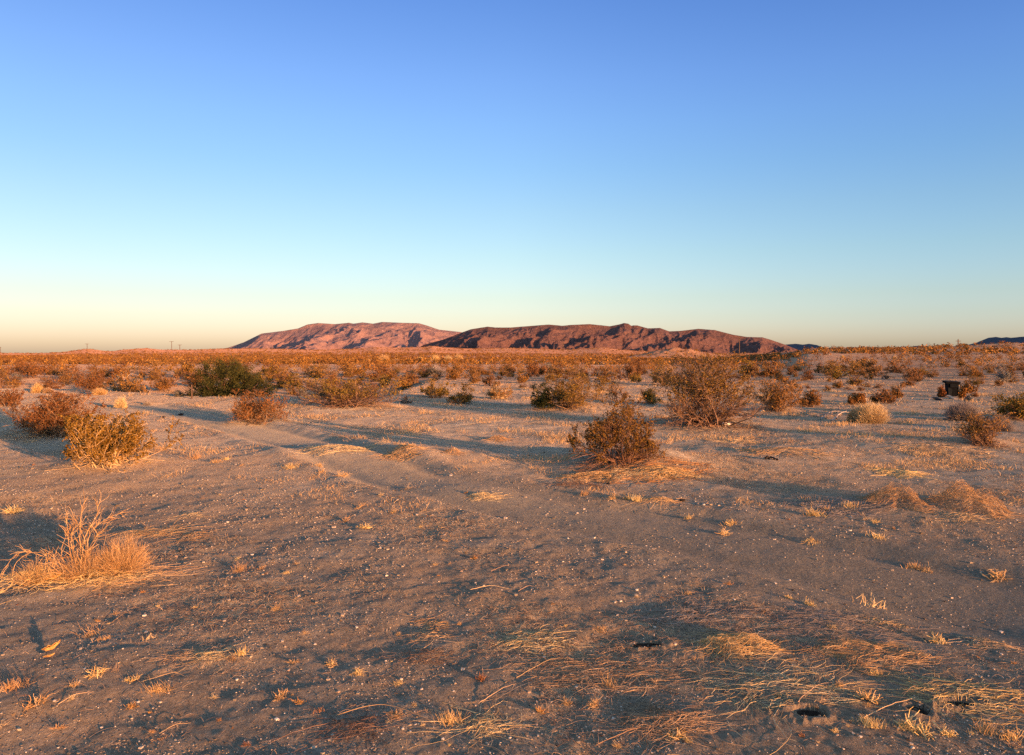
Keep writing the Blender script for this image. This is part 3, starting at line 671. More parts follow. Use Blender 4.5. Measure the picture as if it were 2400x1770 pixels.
def density(px, y):
    """shrubs per unit: thick on the left and far, open at right-centre"""
    d = np.interp(px, [0, 600, 900, 1150, 1500, 1900, 2400], [.8, .85, .9, .85, .85, .9, .95])
    x = (px - CX) / FPX * y
    return d * sm(30, 60, y) * np.clip(.75 + 2.2 * float(fbm(np.array([x / 16]), np.array([y / 22]), 2, 47)[0]), .12, 1)
tries = 0; cand = []
while len(cand) < 2600 and tries < 200000:
    tries += 1
    px = r.uniform(-60, 2460); y = 33 * (260 / 33) ** (r.random() ** .9)
    if r.random() > density(px, y): continue
    x = (px - CX) / FPX * y
    W = r.uniform(.5, 1.5) * (1.15 if px < 900 else .85) * (1 if r.random() < .7 else .6); H = W * r.uniform(.55, .95)
    if any((x - a) ** 2 + (y - b) ** 2 < (.62 * (c + W)) ** 2 * (1.3 if y < 60 else .8) for a, b, c in OCC): continue
    e = np.interp(x, EDGE[:, 0], EDGE[:, 1])
    if -20 < x < -6 and y < e + 1.5: continue
    if abs(px - 530) < 130 and y < 40: continue
    if px > 1850 and y > 168: continue
    if abs(px - 2231) < 40 and y < 60: continue
    OCC.append((x, y, W)); cand.append((y, x, W, H))
cand.sort()
NI = 285 - count
for q, (y, x, W, H) in enumerate(cand[:NI]):
    (mid_shrub if y < 75 else far_shrub)(x, y, W, H, r)
# beyond the nearest three hundred: one mass of scrub
rest = [c for c in cand[NI:] if r.random() < .85]
n = 32000; pxr = r.uniform(-100, 2500, n); yr = 100 * (900 / 100) ** (r.random(n) ** .85)
keep = ((yr < 430) | (r.random(n) < .42)) & (r.random(n) < np.interp(pxr, [0, 900, 1300, 1800, 2400], [1, .95, .85, .8, .8])) & ~((yr < 250) & (r.random(n) < .35)) & ~((pxr > 1830) & ((yr > 165) | (r.random(n) < .3)))
pxr, yr = pxr[keep], yr[keep]; xr = (pxr - CX) / FPX * yr
Wr = r.uniform(.5, 1.7, len(xr)) * (1 + sm(300, 800, yr) * .8); Hr = Wr * r.uniform(.35, .6, len(xr)) * (1 - .45 * sm(300, 800, yr))
xr = np.append(xr, [c[1] for c in rest]); yr = np.append(yr, [c[0] for c in rest]); Wr = np.append(Wr, [c[2] for c in rest]); Hr = np.append(Hr, [c[3] for c in rest])
zr = terrain(xr, yr, True); A = Acc()
nq = 24; nn = np.where(np.arange(len(xr)) >= len(xr) - len(rest), 110, nq); idx = np.repeat(np.arange(len(xr)), nn)
u = nrm(r.normal(size=(len(idx), 3))); u[:, 2] = np.abs(u[:, 2]); rr = r.random(len(idx)) ** .4
p = np.stack([xr[idx], yr[idx], zr[idx]], 1) + u * np.stack([Wr[idx] / 2, Wr[idx] / 2, Hr[idx]], 1) * (rr * r.uniform(.7, 1.1, len(idx)))[:, None] * np.array([1, 1, 1])
V, F, v = leaves(p, Wr[idx] * r.uniform(.06, .15, len(idx)) * np.where(nn[idx] > 50, .5, 1), r, .6, np.clip(r.random(len(idx)) * .6 + .4 * r.random(len(xr))[idx], 0, 1)); A.add(V, F, 0, v)
V_, F_, m_, v_ = A.arrays(); fm = np.repeat((r.random(len(xr)) * 3).astype(int), nn)
sc_ = obj("scrub", new_mesh("scrub", V_, F_, [M['scrub'], M['leaf_rust'], M['leaf_brown']], fm, v_))
tag(sc_, "distant brown scrub covering the plain up to the foothills", "scrub", kind="stuff")
# pale grass clumps far out
for px, py, w in [(648, 866, 14), (690, 868, 10), (900, 848, 30), (930, 850, 16), (1020, 846, 26), (1050, 845, 22), (1075, 845, 26), (985, 845, 14), (1180, 862, 8), (1975, 838, 10), (2036, 848, 9), (2053, 849, 10), (2096, 841, 14), (2224, 856, 9), (2001, 850, 8), (815, 860, 12), (860, 845, 10), (2120, 843, 8)]:
    x, y = ground(px, py); W = w * y / FPX
    tag(obj("grass_clump", sgrass[int(r.integers(0, 2))], loc=(x, y, zt(x, y)), rz=r.uniform(0, 6), sc=(W, W, W * .8)), "pale yellow grass clump shining among distant brown scrub, " + place_word(px), "grass clump", "pale grass clumps far out on the plain")

# ------------------------------------------------------------------ straw mounds and twig tangles lying on the ground
def mound(W, Dp, H, n, L, rad_, seed, flat=.15, swirl=.0):
    r = np.random.default_rng(seed); rho = np.sqrt(r.random(n)) * 1.05; a = r.uniform(0, 2 * PI, n)
    p = np.stack([rho * np.cos(a), rho * np.sin(a)], 1); K = 7
    th = a + PI / 2 + r.normal(size=n) * (.5 if swirl else 1.6); Ls = L * r.uniform(.2, 1.0, n) ** 1.6 * 1.4; lift = r.uniform(flat, 1.0, n) ** .7
    Q = [p.copy()]
    for k in range(K - 1):
        th = th + r.normal(size=n) * .42 + swirl * .12
        p = p + np.stack([np.cos(th) * 2 / W, np.sin(th) * 2 / Dp], 1) * (Ls / (K - 1))[:, None]; Q.append(p.copy())
    Q = np.stack(Q, 1); rr = (Q ** 2).sum(-1)
    nz = 1 + 1.0 * fbm(Q[..., 0] * 1.5 + seed, Q[..., 1] * 1.5, 3, seed)
    an = np.arctan2(Q[..., 1], Q[..., 0]); out = 1 + .55 * fbm(np.cos(an) * 1.3 + seed, np.sin(an) * 1.3, 3, seed + 1)
    Q = Q * out[..., None]
    z = H * np.clip(1 - rr, 0, 1) ** .9 * lift[:, None] * np.clip(nz, .25, 1.3) + .003
    z = z + np.sin(np.linspace(0, PI, K))[None] * r.uniform(0, .10, n)[:, None] * L * .35
    P = np.stack([Q[..., 0] * W / 2, Q[..., 1] * Dp / 2, z], -1)
    return P
def drape(P, x, y, z0):
    """let a tangle follow the uneven ground under it"""
    P = P.copy(); P[..., 2] += terrain(P[..., 0] + x, P[..., 1] + y, True) - z0; return P
MN = [  # px, py, w, depth(m), h px, strands, strand length m, mat, label
 (1738, 1545, 165, .30, 60, 430, .26, 'straw_gold', "thick golden heap of matted straw, the highest straw heap at the lower right"),
 (1420, 1595, 330, .45, 30, 330, .26, 'straw', "wide flat tangle of dry pinkish straw left of the golden heap"),
 (1250, 1520, 170, .30, 30, 220, .18, 'straw', "small flat straw tangle at the left end of the wide one"),
 (2060, 1555, 280, .40, 38, 360, .26, 'straw_gold', "long low swept heap of golden straw right of the highest heap"),
 (1560, 1735, 190, .26, 66, 260, .24, 'straw', "brown twig heap at the bottom edge, right of centre"),
 (1840, 1640, 330, .45, 24, 240, .30, 'straw', "sprawl of long pale twigs beyond the largest burrow"),
 (2270, 1655, 260, .35, 34, 240, .22, 'straw_gold', "golden straw mat beside the burrow near the right edge"),
 (1960, 1475, 330, .6, 18, 330, .26, 'gray_twig', "thin grey-brown twig mat beyond the golden heap"),
 (1640, 1455, 260, .5, 18, 360, .24, 'gray_twig', "dark thin twig mat in the hollow left of the golden heap"),
 (2330, 1520, 110, .3, 24, 160, .16, 'straw', "small tangle of dry weed near the right edge, above the gravel"),
 (2080, 1470, 90, .2, 18, 110, .10, 'straw_gold', "small orange weed tangle beyond the grey twig mat"),
 (2105, 1195, 112, .8, 52, 760, .22, 'straw_gold', "rounded golden grass mound, left one of a pair in the right middle ground"),
 (2275, 1205, 125, .8, 60, 900, .22, 'straw_gold', "rounded golden grass mound, right one of a pair, the larger"),
 (1980, 1200, 190, .8, 30, 460, .32, 'gray_twig', "dull brown matted grass left of the pair of golden mounds"),
 (2270, 1228, 90, .3, 26, 120, .25, 'straw', "orange twigs sprawling in front of the larger golden mound"),
 (1500, 1112, 330, 1.3, 26, 900, .22, 'straw_rust', "broad orange skirt of straw round the foot of the open creosote"),
 (1380, 1130, 150, .5, 26, 320, .26, 'straw_gold', "bright orange straw at the left foot of the open creosote"),
 (1560, 1120, 150, .6, 26, 420, .26, 'straw_gold', "bright orange straw at the right foot of the open creosote"),
 (1470, 1120, 190, .7, 24, 520, .30, 'straw', "straw litter directly under the open creosote"),
 (1350, 1150, 110, .3, 24, 130, .25, 'stem', "small fallen branch tangle in front of the open creosote"),
 (945, 1065, 80, .9, 24, 420, .28, 'straw_gold', "round pinkish straw mound left of the long bush shadow"),
 (800, 1050, 150, 1.0, 18, 420, .34, 'straw', "low straw spread beside the near wheel track"),
 (1062, 1068, 36, .3, 18, 130, .18, 'straw_gold', "small orange weed standing in the long bush shadow"),
 (1168, 1037, 44, .5, 16, 180, .2, 'straw_gold', "small golden weed mound on the edge of the long bush shadow"),
 (1130, 1165, 60, .35, 20, 160, .2, 'straw', "brown weed clump at the edge of the wheel track"),
 (1555, 1185, 60, .35, 20, 170, .2, 'straw_gold', "orange weed clump beside a black stone"),
 (2110, 1118, 100, .7, 22, 260, .24, 'straw_gold', "small straw mound beyond the pair of golden mounds"),
 (1840, 1065, 190, 1.0, 18, 420, .28, 'straw_gold', "flat orange grass patch right of the open creosote"),
 (1730, 1040, 90, .8, 12, 200, .25, 'straw', "flat straw patch in front of the tallest bush"),
 (2200, 1060, 220, 1.2, 14, 420, .3, 'straw', "wide straw patch before the sprawling orange-brown bush"),
 (1905, 1265, 30, .1, 16, 60, .08, 'straw_gold', "tiny bright weed in front of the dull brown matted grass"),
 (1020, 1475, 60, .14, 22, 70, .13, 'straw_gold', "little arched straw wisp, upper of two right of centre left"),
 (1000, 1505, 80, .16, 24, 70, .15, 'straw', "little arched straw wisp, lower of two right of centre left"),
 (990, 1555, 110, .18, 22, 120, .15, 'stem', "reddish twig knot in the middle foreground"),
 (1000, 1465, 60, .12, 14, 40, .12, 'straw', "flat pale wisp behind the two arched wisps"),
 (480, 1560, 70, .16, 30, 90, .16, 'straw', "peaked pile of thin sticks in the left foreground"),
 (400, 1555, 60, .14, 16, 60, .13, 'straw', "low wisp of grass left of the peaked stick pile"),
 (830, 1730, 130, .2, 40, 130, .22, 'stem', "dark knot of twigs at the bottom edge, left of centre"),
 (345, 1255, 120, .35, 16, 150, .3, 'straw_gold', "flat orange grass mat right of the dead shrub"),
 (450, 1265, 70, .3, 14, 90, .2, 'straw_gold', "flat orange grass mat farther right of the dead shrub"),
 (440, 1215, 60, .2, 12, 50, .16, 'straw', "little peaked wisp beyond the orange grass mats"),
 (360, 1062, 50, .4, 14, 90, .2, 'straw_gold', "small orange weed right of the olive-yellow bush"),
 (1140, 1720, 110, .2, 30, 110, .22, 'straw', "twiggy weed mat at the bottom, in the middle"),
]
for k, (px, py, w, dp, h, n, L, mt, lab) in enumerate(MN):
    x, y = ground(px, py - h * .3); W = w * y / FPX; H = max((.42 if k == 0 else .8 if k in (11, 12) else .22) * h * y / FPX, h * y / FPX - .85 * dp * CAMZ / y); z0 = zt(x, y)
    P = drape(mound(W, dp, H, n, L, .001, 300 + k, swirl=1.0 if k in (0, 3, 11, 12) else 0), x, y, z0)
    rd = max(.0008, y * .00015); A = Acc()
    V, F, v = tubes(P, np.broadcast_to(np.linspace(1.1, .6, 7)[None] * rd, P.shape[:2]) * rng.uniform(.6, 1.3, (len(P), 1)), 3); A.add(V, F, 0, v)
    tag(obj("straw_heap", A.mesh("straw_heap", [M[mt]]), loc=(x, y, z0)), lab, "dry straw", "heaps and mats of dry straw")

# ------------------------------------------------------------------ the dead shrub at lower left
bx, by = ground(174, 1362); z0 = zt(bx, by); ds = obj("dead_shrub", None, loc=(bx, by, z0))
sc_px = by / FPX / 3.7333
def zp(pts, dy):
    q = np.array(pts, float); n = len(q); t = np.linspace(0, 1, n); tt = np.linspace(0, 1, 14)
    X_ = (np.interp(tt, t, q[:, 0]) - 650) * sc_px; Z_ = (862 - np.interp(tt, t, q[:, 1])) * sc_px
    for _ in range(2):
        X_[1:-1] = (X_[:-2] + 2 * X_[1:-1] + X_[2:]) / 4; Z_[1:-1] = (Z_[:-2] + 2 * Z_[1:-1] + Z_[2:]) / 4
    return np.stack([X_, dy * np.linspace(0, 1, 14) + 0 * X_, Z_], 1)
BR = [([(650,875),(600,760),(560,600),(540,400),(520,315)], .02, .009), ([(660,870),(670,700),(665,500),(655,300),(660,220),(680,165)], .06, .011), ([(670,870),(700,620),(720,480),(800,370),(855,270),(850,140)], -.05, .010),
 ([(680,870),(700,700),(690,560),(650,480),(600,380),(520,315)], .1, .012), ([(690,860),(760,600),(860,480),(950,410)], -.08, .006), ([(690,860),(720,450),(800,380),(900,320),(970,300)], .12, .007),
 ([(640,865),(560,730),(460,690),(380,660),(300,610),(200,590),(120,650),(80,750),(45,870)], -.06, .008), ([(620,860),(450,660),(490,520),(560,400)], .08, .005),
 ([(640,870),(580,700),(600,580),(555,500),(600,420)], .05, .006), ([(655,870),(640,700),(600,560),(640,420),(700,340)], -.03, .006), ([(660,870),(740,720),(800,640),(850,600)], -.1, .004),
 ([(640,870),(540,780),(470,700),(455,650)], -.1, .005), ([(660,870),(690,720),(640,600),(680,500),(720,400)], .12, .007), ([(650,870),(620,840),(600,800),(560,720)], -.12, .01)]
r = np.random.default_rng(21); A = Acc()
for pts, dy, rd in BR:
    P = zp(pts, dy)[None] + 0; P = P + np.cumsum(r.normal(size=P.shape) * .0022, 1)
    V, F, v = tubes(P, taper(1, 14, rd * .36, .0010), 6, None, r); A.add(V, F, 0, np.clip(v * .5 + .3, 0, 1))
    P2, _ = sprout(P, 16, .1, .95, .35, .55, 5, .22, .1, np.array([.30]), r); V, F, v = tubes(P2, taper(len(P2), 5, .0024, .001), 3, None, r); A.add(V, F, 0, v)
A2 = fuzz(.5, .22, 77, 300, .0008, None); A2.V = [q + [.02, .05, 0] for q in A2.V]; a_ = A2.arrays(); A.add(a_[0], a_[1], 0, a_[3])
obj("branches", A.mesh("branches", [M['straw_gold']], True), ds)
A = fuzz(.44, .29, 71, 620, .0009, None); A.V = [q + [.22, .16, 0] for q in A.V]; P = mound(.7, .5, .04, 150, .22, .0008, 71); V, F, v = tubes(P, np.full(P.shape[:2], .0009), 3); A.add(V + [.35, .05, 0], F, 0, v)
tw = obj("tumbled_twigs", A.mesh("tumbled_twigs", [M['straw_gold']]), ds)
A = Acc(); P = mound(.42, .3, .06, 160, .16, .001, 72); V, F, v = tubes(P, np.full(P.shape[:2], .0009), 3); A.add(V + [.18, -.05, 0], F, 0, v)
obj("loose_straw", A.mesh("loose_straw", [M['straw_gold']]), ds)
tag(ds, "dead shrub with tall bare curving twigs and a ball of fine dry twigs behind", "dead shrub")
# the fallen, arched clump at its left
cx_, cy_ = ground(75, 1372); z0 = zt(cx_, cy_); cl = obj("dead_shrub", None, loc=(cx_, cy_, z0)); A = Acc(); off = 280
for pts, dy, rd in [([(60,900),(70,700),(120,650),(200,590),(300,600),(350,640)], .05, .004), ([(330,880),(370,620),(330,580),(300,570)], .02, .004), ([(260,880),(240,760),(300,690),(400,680),(450,760)], -.04, .004),
  ([(360,860),(300,780),(240,700),(150,650),(40,640)], .08, .003), ([(390,850),(395,750),(380,660),(420,560)], -.02, .003), ([(340,860),(250,740),(290,640),(350,610)], .1, .003), ([(400,860),(430,720),(400,640)], .03, .003)]:
    q = zp(pts, dy); q[:, 0] += (650 - off) * sc_px; P = q[None]
    V, F, v = tubes(P, taper(1, 14, rd * .55, .0010), 5, None, r); A.add(V, F, 0, v)
    P2, _ = sprout(P, 6, .2, .95, .35, .6, 5, .22, -.2, np.array([.2]), r); V, F, v = tubes(P2, taper(len(P2), 5, .002, .001), 3, None, r); A.add(V, F, 0, v)
A2 = fuzz(.42, .17, 78, 240, .0008, None); a_ = A2.arrays(); A.add(a_[0], a_[1], 0, a_[3])
obj("branches", A.mesh("branches", [M['straw_gold']], True), cl)
A = Acc(); P = mound(.62, .35, .10, 150, .22, .001, 73, flat=.05); V, F, v = tubes(P, np.full(P.shape[:2], .0009), 3); A.add(V + [-.05, 0, 0], F, 0, v)
obj("loose_straw", A.mesh("loose_straw", [M['straw_gold']]), cl)
tag(cl, "collapsed dead shrub with thin arched stems, left of the tall dead shrub", "dead shrub")

# ------------------------------------------------------------------ small tufts, stones, sticks and curled leaves
def tuft_mesh(seed, n, L, sp, rd, m):
    r = np.random.default_rng(seed); p = np.column_stack([r.normal(size=(n, 2)) * sp * .3, np.full(n, -.004)])
    D = np.column_stack([r.normal(size=(n, 2)) * .42, np.ones(n)]); P = walk(p, D, L * r.uniform(.4, 1.1, n), 4, .16, 0, r)
    A = Acc(); V, F, v = tubes(P, taper(n, 4, rd, rd * .4), 3, None, r); A.add(V, F, 0, v); return A.mesh("grass_tuft", [m])
def low_tuft(seed, n, L, rd, m):
    r = np.random.default_rng(seed); p = np.column_stack([r.normal(size=(n, 2)) * .012, np.full(n, .004)])
    D = np.column_stack([r.normal(size=(n, 2)), r.uniform(.05, 1.2, n)]); P = walk(p, D, L * r.uniform(.4, 1.2, n), 5, .35, -.2, r); P[..., 2] = np.maximum(P[..., 2], 0)
    A = Acc(); V, F, v = tubes(P, taper(n, 5, rd, rd * .5), 3, None, r); A.add(V, F, 0, v); return A.mesh("grass_tuft", [m])
TU = [tuft_mesh(1, 90, .034, .045, .0008, M['straw_gold']), tuft_mesh(2, 110, .042, .06, .0008, M['straw_gold']), low_tuft(3, 70, .035, .0012, M['straw_gold']), low_tuft(4, 60, .055, .0011, M['straw']), low_tuft(5, 70, .026, .0014, M['straw_rust']), tuft_mesh(6, 24, .05, .06, .0011, M['straw']), low_tuft(7, 110, .03, .001, M['straw_gold']), low_tuft(8, 36, .07, .001, M['litter']), tuft_mesh(9, 40, .03, .10, .001, M['straw_rust']), low_tuft(10, 90, .022, .0012, M['straw_rust'])]
TN = [(555, 1345, 1, 1.6, "bristly orange tuft on the end of a long trailing grass stem, left"), (665, 1349, 0, 1.0, None), (606, 1340, 2, 1.4, None), (640, 1437, 0, 1.5, "slim upright orange tuft alone on the grey sand, left of centre"), (200, 1495, 1, 1.7, "tall orange tuft below the dead shrub"), (231, 1505, 0, 1.5, None),
 (18, 1620, 1, 1.9, "narrow bottle-shaped golden tuft at the left edge"), (360, 1630, 1, 1.7, "bushy orange-green tuft in the lower left"), (302, 1605, 2, 1.6, None), (157, 1622, 2, 1.3, None), (65, 1668, 2, 2.4, None), (212, 1595, 2, 1.6, None), (535, 1555, 1, 1.3, None), (555, 1545, 0, 1.7, None),
 (1055, 1700, 1, 2.1, "spiky yellow-orange tuft at the bottom centre with trailing stems"), (925, 1690, 2, 1.5, None), (650, 1640, 2, 1.7, None), (680, 1560, 2, 1.1, None), (770, 1565, 2, 1.3, None), (835, 1590, 2, 1.2, None),
 (1330, 1660, 0, 1.1, None), (1268, 1680, 4, 1.6, None), (1432, 1618, 1, 1.3, "bright orange tuft at the right end of the wide flat tangle"), (1590, 1740, 2, 1.5, None), (1410, 1485, 2, 1.2, None), (1960, 1480, 2, 1.1, None), (2045, 1410, 5, 2.6, "open fan of thin pale stems standing on the track edge, right"), (1855, 1405, 2, 1.0, None), (1905, 1420, 2, 1.2, None),
 (2050, 1660, 2, 2.2, None), (2055, 1725, 1, 1.6, None), (2130, 1725, 1, 1.4, None), (2165, 1735, 2, 2.0, None), (2240, 1740, 2, 1.5, None), (2330, 1730, 1, 1.8, "orange tuft at the lower right beside a pale twig"), (2385, 1745, 1, 2.4, "largest orange tuft, in the bottom right corner"), (2210, 1510, 2, 1.6, None), (2065, 1590, 0, 1.4, None),
 (1998, 1195, 1, 2.3, "lone upright golden tuft before the dull brown matted grass"), (2065, 1265, 0, 2.2, None), (2058, 1228, 0, 2, None), (2145, 1315, 0, 2, None), (2160, 1320, 0, 1.8, None), (2180, 1325, 0, 1.8, None), (1717, 1222, 0, 2.2, None), (1700, 1245, 2, 2.2, None), (1615, 1208, 0, 1.6, None), (1920, 1212, 1, 2.2, None), (1908, 1210, 0, 1.8, None), (1940, 1200, 0, 1.5, None), (2345, 1345, 2, 2.2, None),
 (1438, 1172, 1, 1.7, "first of three small upright tufts in a row below the open creosote, leftmost"), (1464, 1174, 0, 1.7, None), (1476, 1176, 0, 1.8, None), (1495, 1180, 1, 1.9, None), (1370, 1162, 0, 1.8, None), (799, 1120, 2, 2, None), (679, 1100, 1, 2.0, "small yellow tuft beside the near wheel track, left of centre"), (746, 1095, 0, 2.2, None), (750, 1112, 0, 1.8, None), (504, 1085, 0, 2.2, None), (527, 1080, 0, 1.8, None), (455, 1075, 1, 1.7, None),
 (805, 1224, 2, 1.6, None), (855, 1243, 2, 1.7, None), (840, 1195, 2, 1.5, None), (920, 1205, 2, 1.5, None), (20, 1205, 2, 2.2, "low orange tufted patch in shade at the left edge")]
TK = ["bristly golden", "tall bristly golden", "low curled golden", "loose pale straw", "compact rust-orange", "open pale-stemmed", "dense low golden", "sprawling thin-stemmed", "flat spread rusty", "tight little rusty"]
def tuft_label(k, px, py): return "%s grass tuft on the sand, %s, %s" % (TK[k], "nearest strip" if py > 1580 else "near ground" if py > 1380 else "beyond the near ground" if py > 1200 else "middle distance", place_word(px) + " side" if place_word(px) in ("left", "right") else place_word(px))
def put_tuft(px, py, k, s, lab, r):
    x, y = ground(px, py); s = s * max(.75, (y / 6.0) ** .5)
    o_ = obj("grass_tuft", TU[k], loc=(x, y, zt(x, y)), sc=(s * r.uniform(.7, 1.5), s * r.uniform(.7, 1.3), s * r.uniform(.55, 1.05)))
    o_.rotation_euler = (r.normal() * .25, r.normal() * .25, r.uniform(0, 6.28))
    tag(o_, lab or tuft_label(k, px, py), "grass tuft", "dry tufts dotted over the foreground")
r = np.random.default_rng(33)
for px, py, k, s, lab in TN: put_tuft(px, py, k, s, lab, r)
nt_ = 0
while nt_ < 170:
    px = r.uniform(-20, 2420); py = 1080 + 690 * r.random() ** .8
    x, y = at_flat(px, py)
    if r.random() < track_mask(x, y) * .97: continue
    if fbm(np.array([x * 1.1]), np.array([y * 1.1]), 3, 91)[0] < r.normal() * .18: continue
    put_tuft(px, py, int(r.choice(10, p=[.05, .03, .13, .14, .12, .05, .15, .12, .09, .12])), np.exp(r.normal(-.65, .45)), None, r); nt_ += 1
def rock_mesh(seed, m, name="stone", nsub=3, sq=.7):
    import bmesh
    bm = bmesh.new(); bmesh.ops.create_icosphere(bm, subdivisions=nsub, radius=.5)
    r = np.random.default_rng(seed); o = r.uniform(0, 50, 3)
    pl = nrm(r.normal(size=(7, 3)))
    for v in bm.verts:
        c = np.array(v.co); 
        for q in pl:
            d = c @ q
            if d > .34: c = c - q * (d - .34)
        c = c * (1 + .16 * float(perlin(np.array([c[0] * 3 + o[0] + c[2]]), np.array([c[1] * 3 + o[1]]), seed)[0])); v.co = (c[0], c[1], c[2] * sq)
    me = bpy.data.meshes.new(name); bm.to_mesh(me); bm.free(); me.materials.append(m); return me
M['pale_stone'] = simple("pale_stone", (.56, .49, .40), .9, 14, .25)
ST = [rock_mesh(k, M['pale_stone'], nsub=2) for k in range(3)]
M['tan_stone'] = simple("tan_stone", (.42, .31, .22), .9, 14, .3); ST[2] = rock_mesh(8, M['tan_stone'], nsub=2)
for px, py, w in [(406, 1311, 9), (445, 1405, 6), (1495, 1392, 9), (1262, 1505, 7), (1240, 1632, 9), (1140, 1638, 6), (1258, 1705, 9), (1352, 1622, 9), (1350, 1605, 6), (1262, 1735, 7), (1394, 1726, 8), (985, 1627, 8), (937, 1602, 10), (669, 1575, 8), (733, 1515, 8), (788, 1632, 9), (940, 1724, 8), (1035, 1745, 9), (1640, 1182, 9), (1652, 1186, 8), (1660, 1183, 7), (1040, 1260, 7), (906, 1258, 6), (245, 1656, 10), (311, 1657, 8), (222, 1719, 8), (112, 1659, 9), (315, 1492, 7), (185, 1580, 7), (1787, 965, 12), (1195, 1740, 9), (2155, 1775, 10), (2030, 1750, 9), (1975, 1745, 8), (2362, 1540, 8), (1560, 1360, 5), (1857, 1345, 7), (1080, 1345, 6), (640, 1420, 6), (900, 1560, 7)]:
    x, y = ground(px, py); s = w * y / FPX
    tag(obj("stone", ST[(ks := int(r.integers(0, 3)))], loc=(x, y, zt(x, y) + s * .12), rz=r.uniform(0, 6), sc=(s * r.uniform(1, 1.3), s, s * r.uniform(.7, .95))), "%s stone lying on the gravelly sand, %s, %s" % ("small tan" if ks == 2 else "small pale" if ks else "small angular pale", "nearest strip" if py > 1580 else "near ground" if py > 1380 else "beyond the near ground", place_word(px) + " side" if place_word(px) in ("left", "right") else place_word(px)), "stone", "small pale stones in the foreground")
x, y = ground(1700, 999); s = 30 * y / FPX
tag(obj("white_rock", rock_mesh(31, M['white_stone'], "white_rock"), loc=(x, y, zt(x, y) + .03), rz=.4, sc=(s, s * .7, s * .5)), "bright white angular rock at the foot of the tallest bush", "rock")
x2 = x - 17 * y / FPX
tag(obj("black_rock", rock_mesh(32, M['black_stone'], "black_rock"), loc=(x2, y + .05, zt(x2, y) + .02), rz=1.4, sc=(s * .45, s * .4, s * .35)), "small black rock touching the left side of the white rock", "rock")
for px, py, w, lab in [(423, 970, 17, "black lump lying on the grey flat in front of the bank"), (381, 981, 11, "smaller dark lump left of the black one on the grey flat"), (1602, 1176, 20, "black stone beside an orange weed clump"), (1275, 1062, 7, "tiny black stone inside the long bush shadow"), (1865, 1388, 9, "dark pebble on the gravel below the wheel track"), (1427, 1136, 12, "dark clod in front of the straw under the open creosote")]:
    x, y = ground(px, py); s = w * y / FPX
    tag(obj("dark_rock", rock_mesh(px, M['black_stone'], "dark_rock", 2), loc=(x, y, zt(x, y) + s * .15), rz=r.uniform(0, 6), sc=(s, s * .8, s * .55)), lab, "rock")
def stick(pts, z, rad0, m, lab, name="stick", sides=6, rad1=None):
    g = [ground(*p) for p in pts]; P = np.array([(a, b, zt(a, b) + zz) for (a, b), zz in zip(g, z)])
    t = np.linspace(0, 1, len(P)); tt = np.linspace(0, 1, 16); Q = np.stack([np.interp(tt, t, P[:, i]) for i in range(3)], 1)
    for _ in range(3): Q[1:-1] = (Q[:-2] + 2 * Q[1:-1] + Q[2:]) / 4
    rr = np.random.default_rng(int(pts[0][0])); Q[1:-1] += rr.normal(size=(14, 3)) * rad0 * .5
    o = Q[0].copy(); V, F, v = tubes((Q - o)[None], taper(1, 16, rad0, rad0 * .35 if rad1 is None else rad1), sides, None, rr)
    tag(obj(name, new_mesh(name, V, F, [m], None, v, True), loc=tuple(o)), lab, "stick", "loose sticks and twigs on the ground")
stick([(1797, 1079), (1812, 1078), (1826, 1082)], [.02, .035, .015], .022, M['black_stone'], "short black stick on grey sand right of the open creosote")
for q, (a, b) in enumerate([((1940, 982), (1985, 962)), ((1925, 985), (1975, 972)), ((1950, 988), (1998, 975)), ((1915, 980), (1968, 984)), ((1962, 984), (1976, 955))]):
    stick([a, ((a[0] + b[0]) / 2, (a[1] + b[1]) / 2 - 3), b], [.03, .12, .08], .014, M['gray_twig'], ["dark bare stick in the pile left of the pale straw shrub, the highest", "lower left stick of the dark pile beside the pale straw shrub", "right-hand stick of the dark pile beside the pale straw shrub", "flattest stick of the dark pile beside the pale straw shrub", "upright stick in the dark pile beside the pale straw shrub"][q], "branch")
SK = [([(2020, 1715), (2090, 1680), (2150, 1660), (2165, 1650)], "long kinked pale stick left of the small round burrow"), ([(2120, 1655), (2150, 1630), (2190, 1620)], "short curved pale stick above the small round burrow"), ([(1880, 1675), (1895, 1655), (1930, 1630), (1960, 1620)], "forked pale twig above the large burrow"),
 ([(1400, 1760), (1480, 1735), (1540, 1715)], "long thin stick running out of the brown twig heap to the left"), ([(780, 1693), (850, 1675), (900, 1670), (960, 1690), (1010, 1705)], "long thin bent stick at the bottom, left of centre"), ([(1100, 1390), (1150, 1386), (1200, 1390)], "thin pale twig lying level in the middle"), ([(1215, 1395), (1240, 1385), (1270, 1392)], "small forked twig beside the level pale twig"),
 ([(1120, 1660), (1180, 1630), (1210, 1615)], "slender stick slanting up to the right, centre foreground"), ([(345, 1380), (380, 1384), (410, 1378)], "curved pale grass stem like a bow, right of the dead shrub"), ([(250, 1468), (280, 1450), (300, 1440)], "slanted pale stem below the dead shrub"), ([(120, 1668), (160, 1652), (205, 1638)], "straight pale stem slanting across the lower left"), ([(360, 1733), (400, 1715), (435, 1705)], "thin stick with an orange tuft at the lower left"),
 ([(1150, 1345), (1175, 1338), (1195, 1330)], "short split orange stick in the middle"), ([(2020, 1500), (2090, 1530), (2160, 1525)], "long pale stem at the right of the swept golden heap"), ([(1210, 1600), (1290, 1560), (1340, 1552)], "pale stem crossing the wide flat tangle"), ([(320, 1610), (400, 1590), (425, 1600)], "pale bent stem in the lower left gravel"), ([(330, 1600), (380, 1588), (415, 1592)], "second pale bent stem in the lower left gravel, just beyond the first")]
for pts, lab in SK: stick(pts, [.004] + [.02] * (len(pts) - 2) + [.006], .0018, M['stem_pale'], lab)
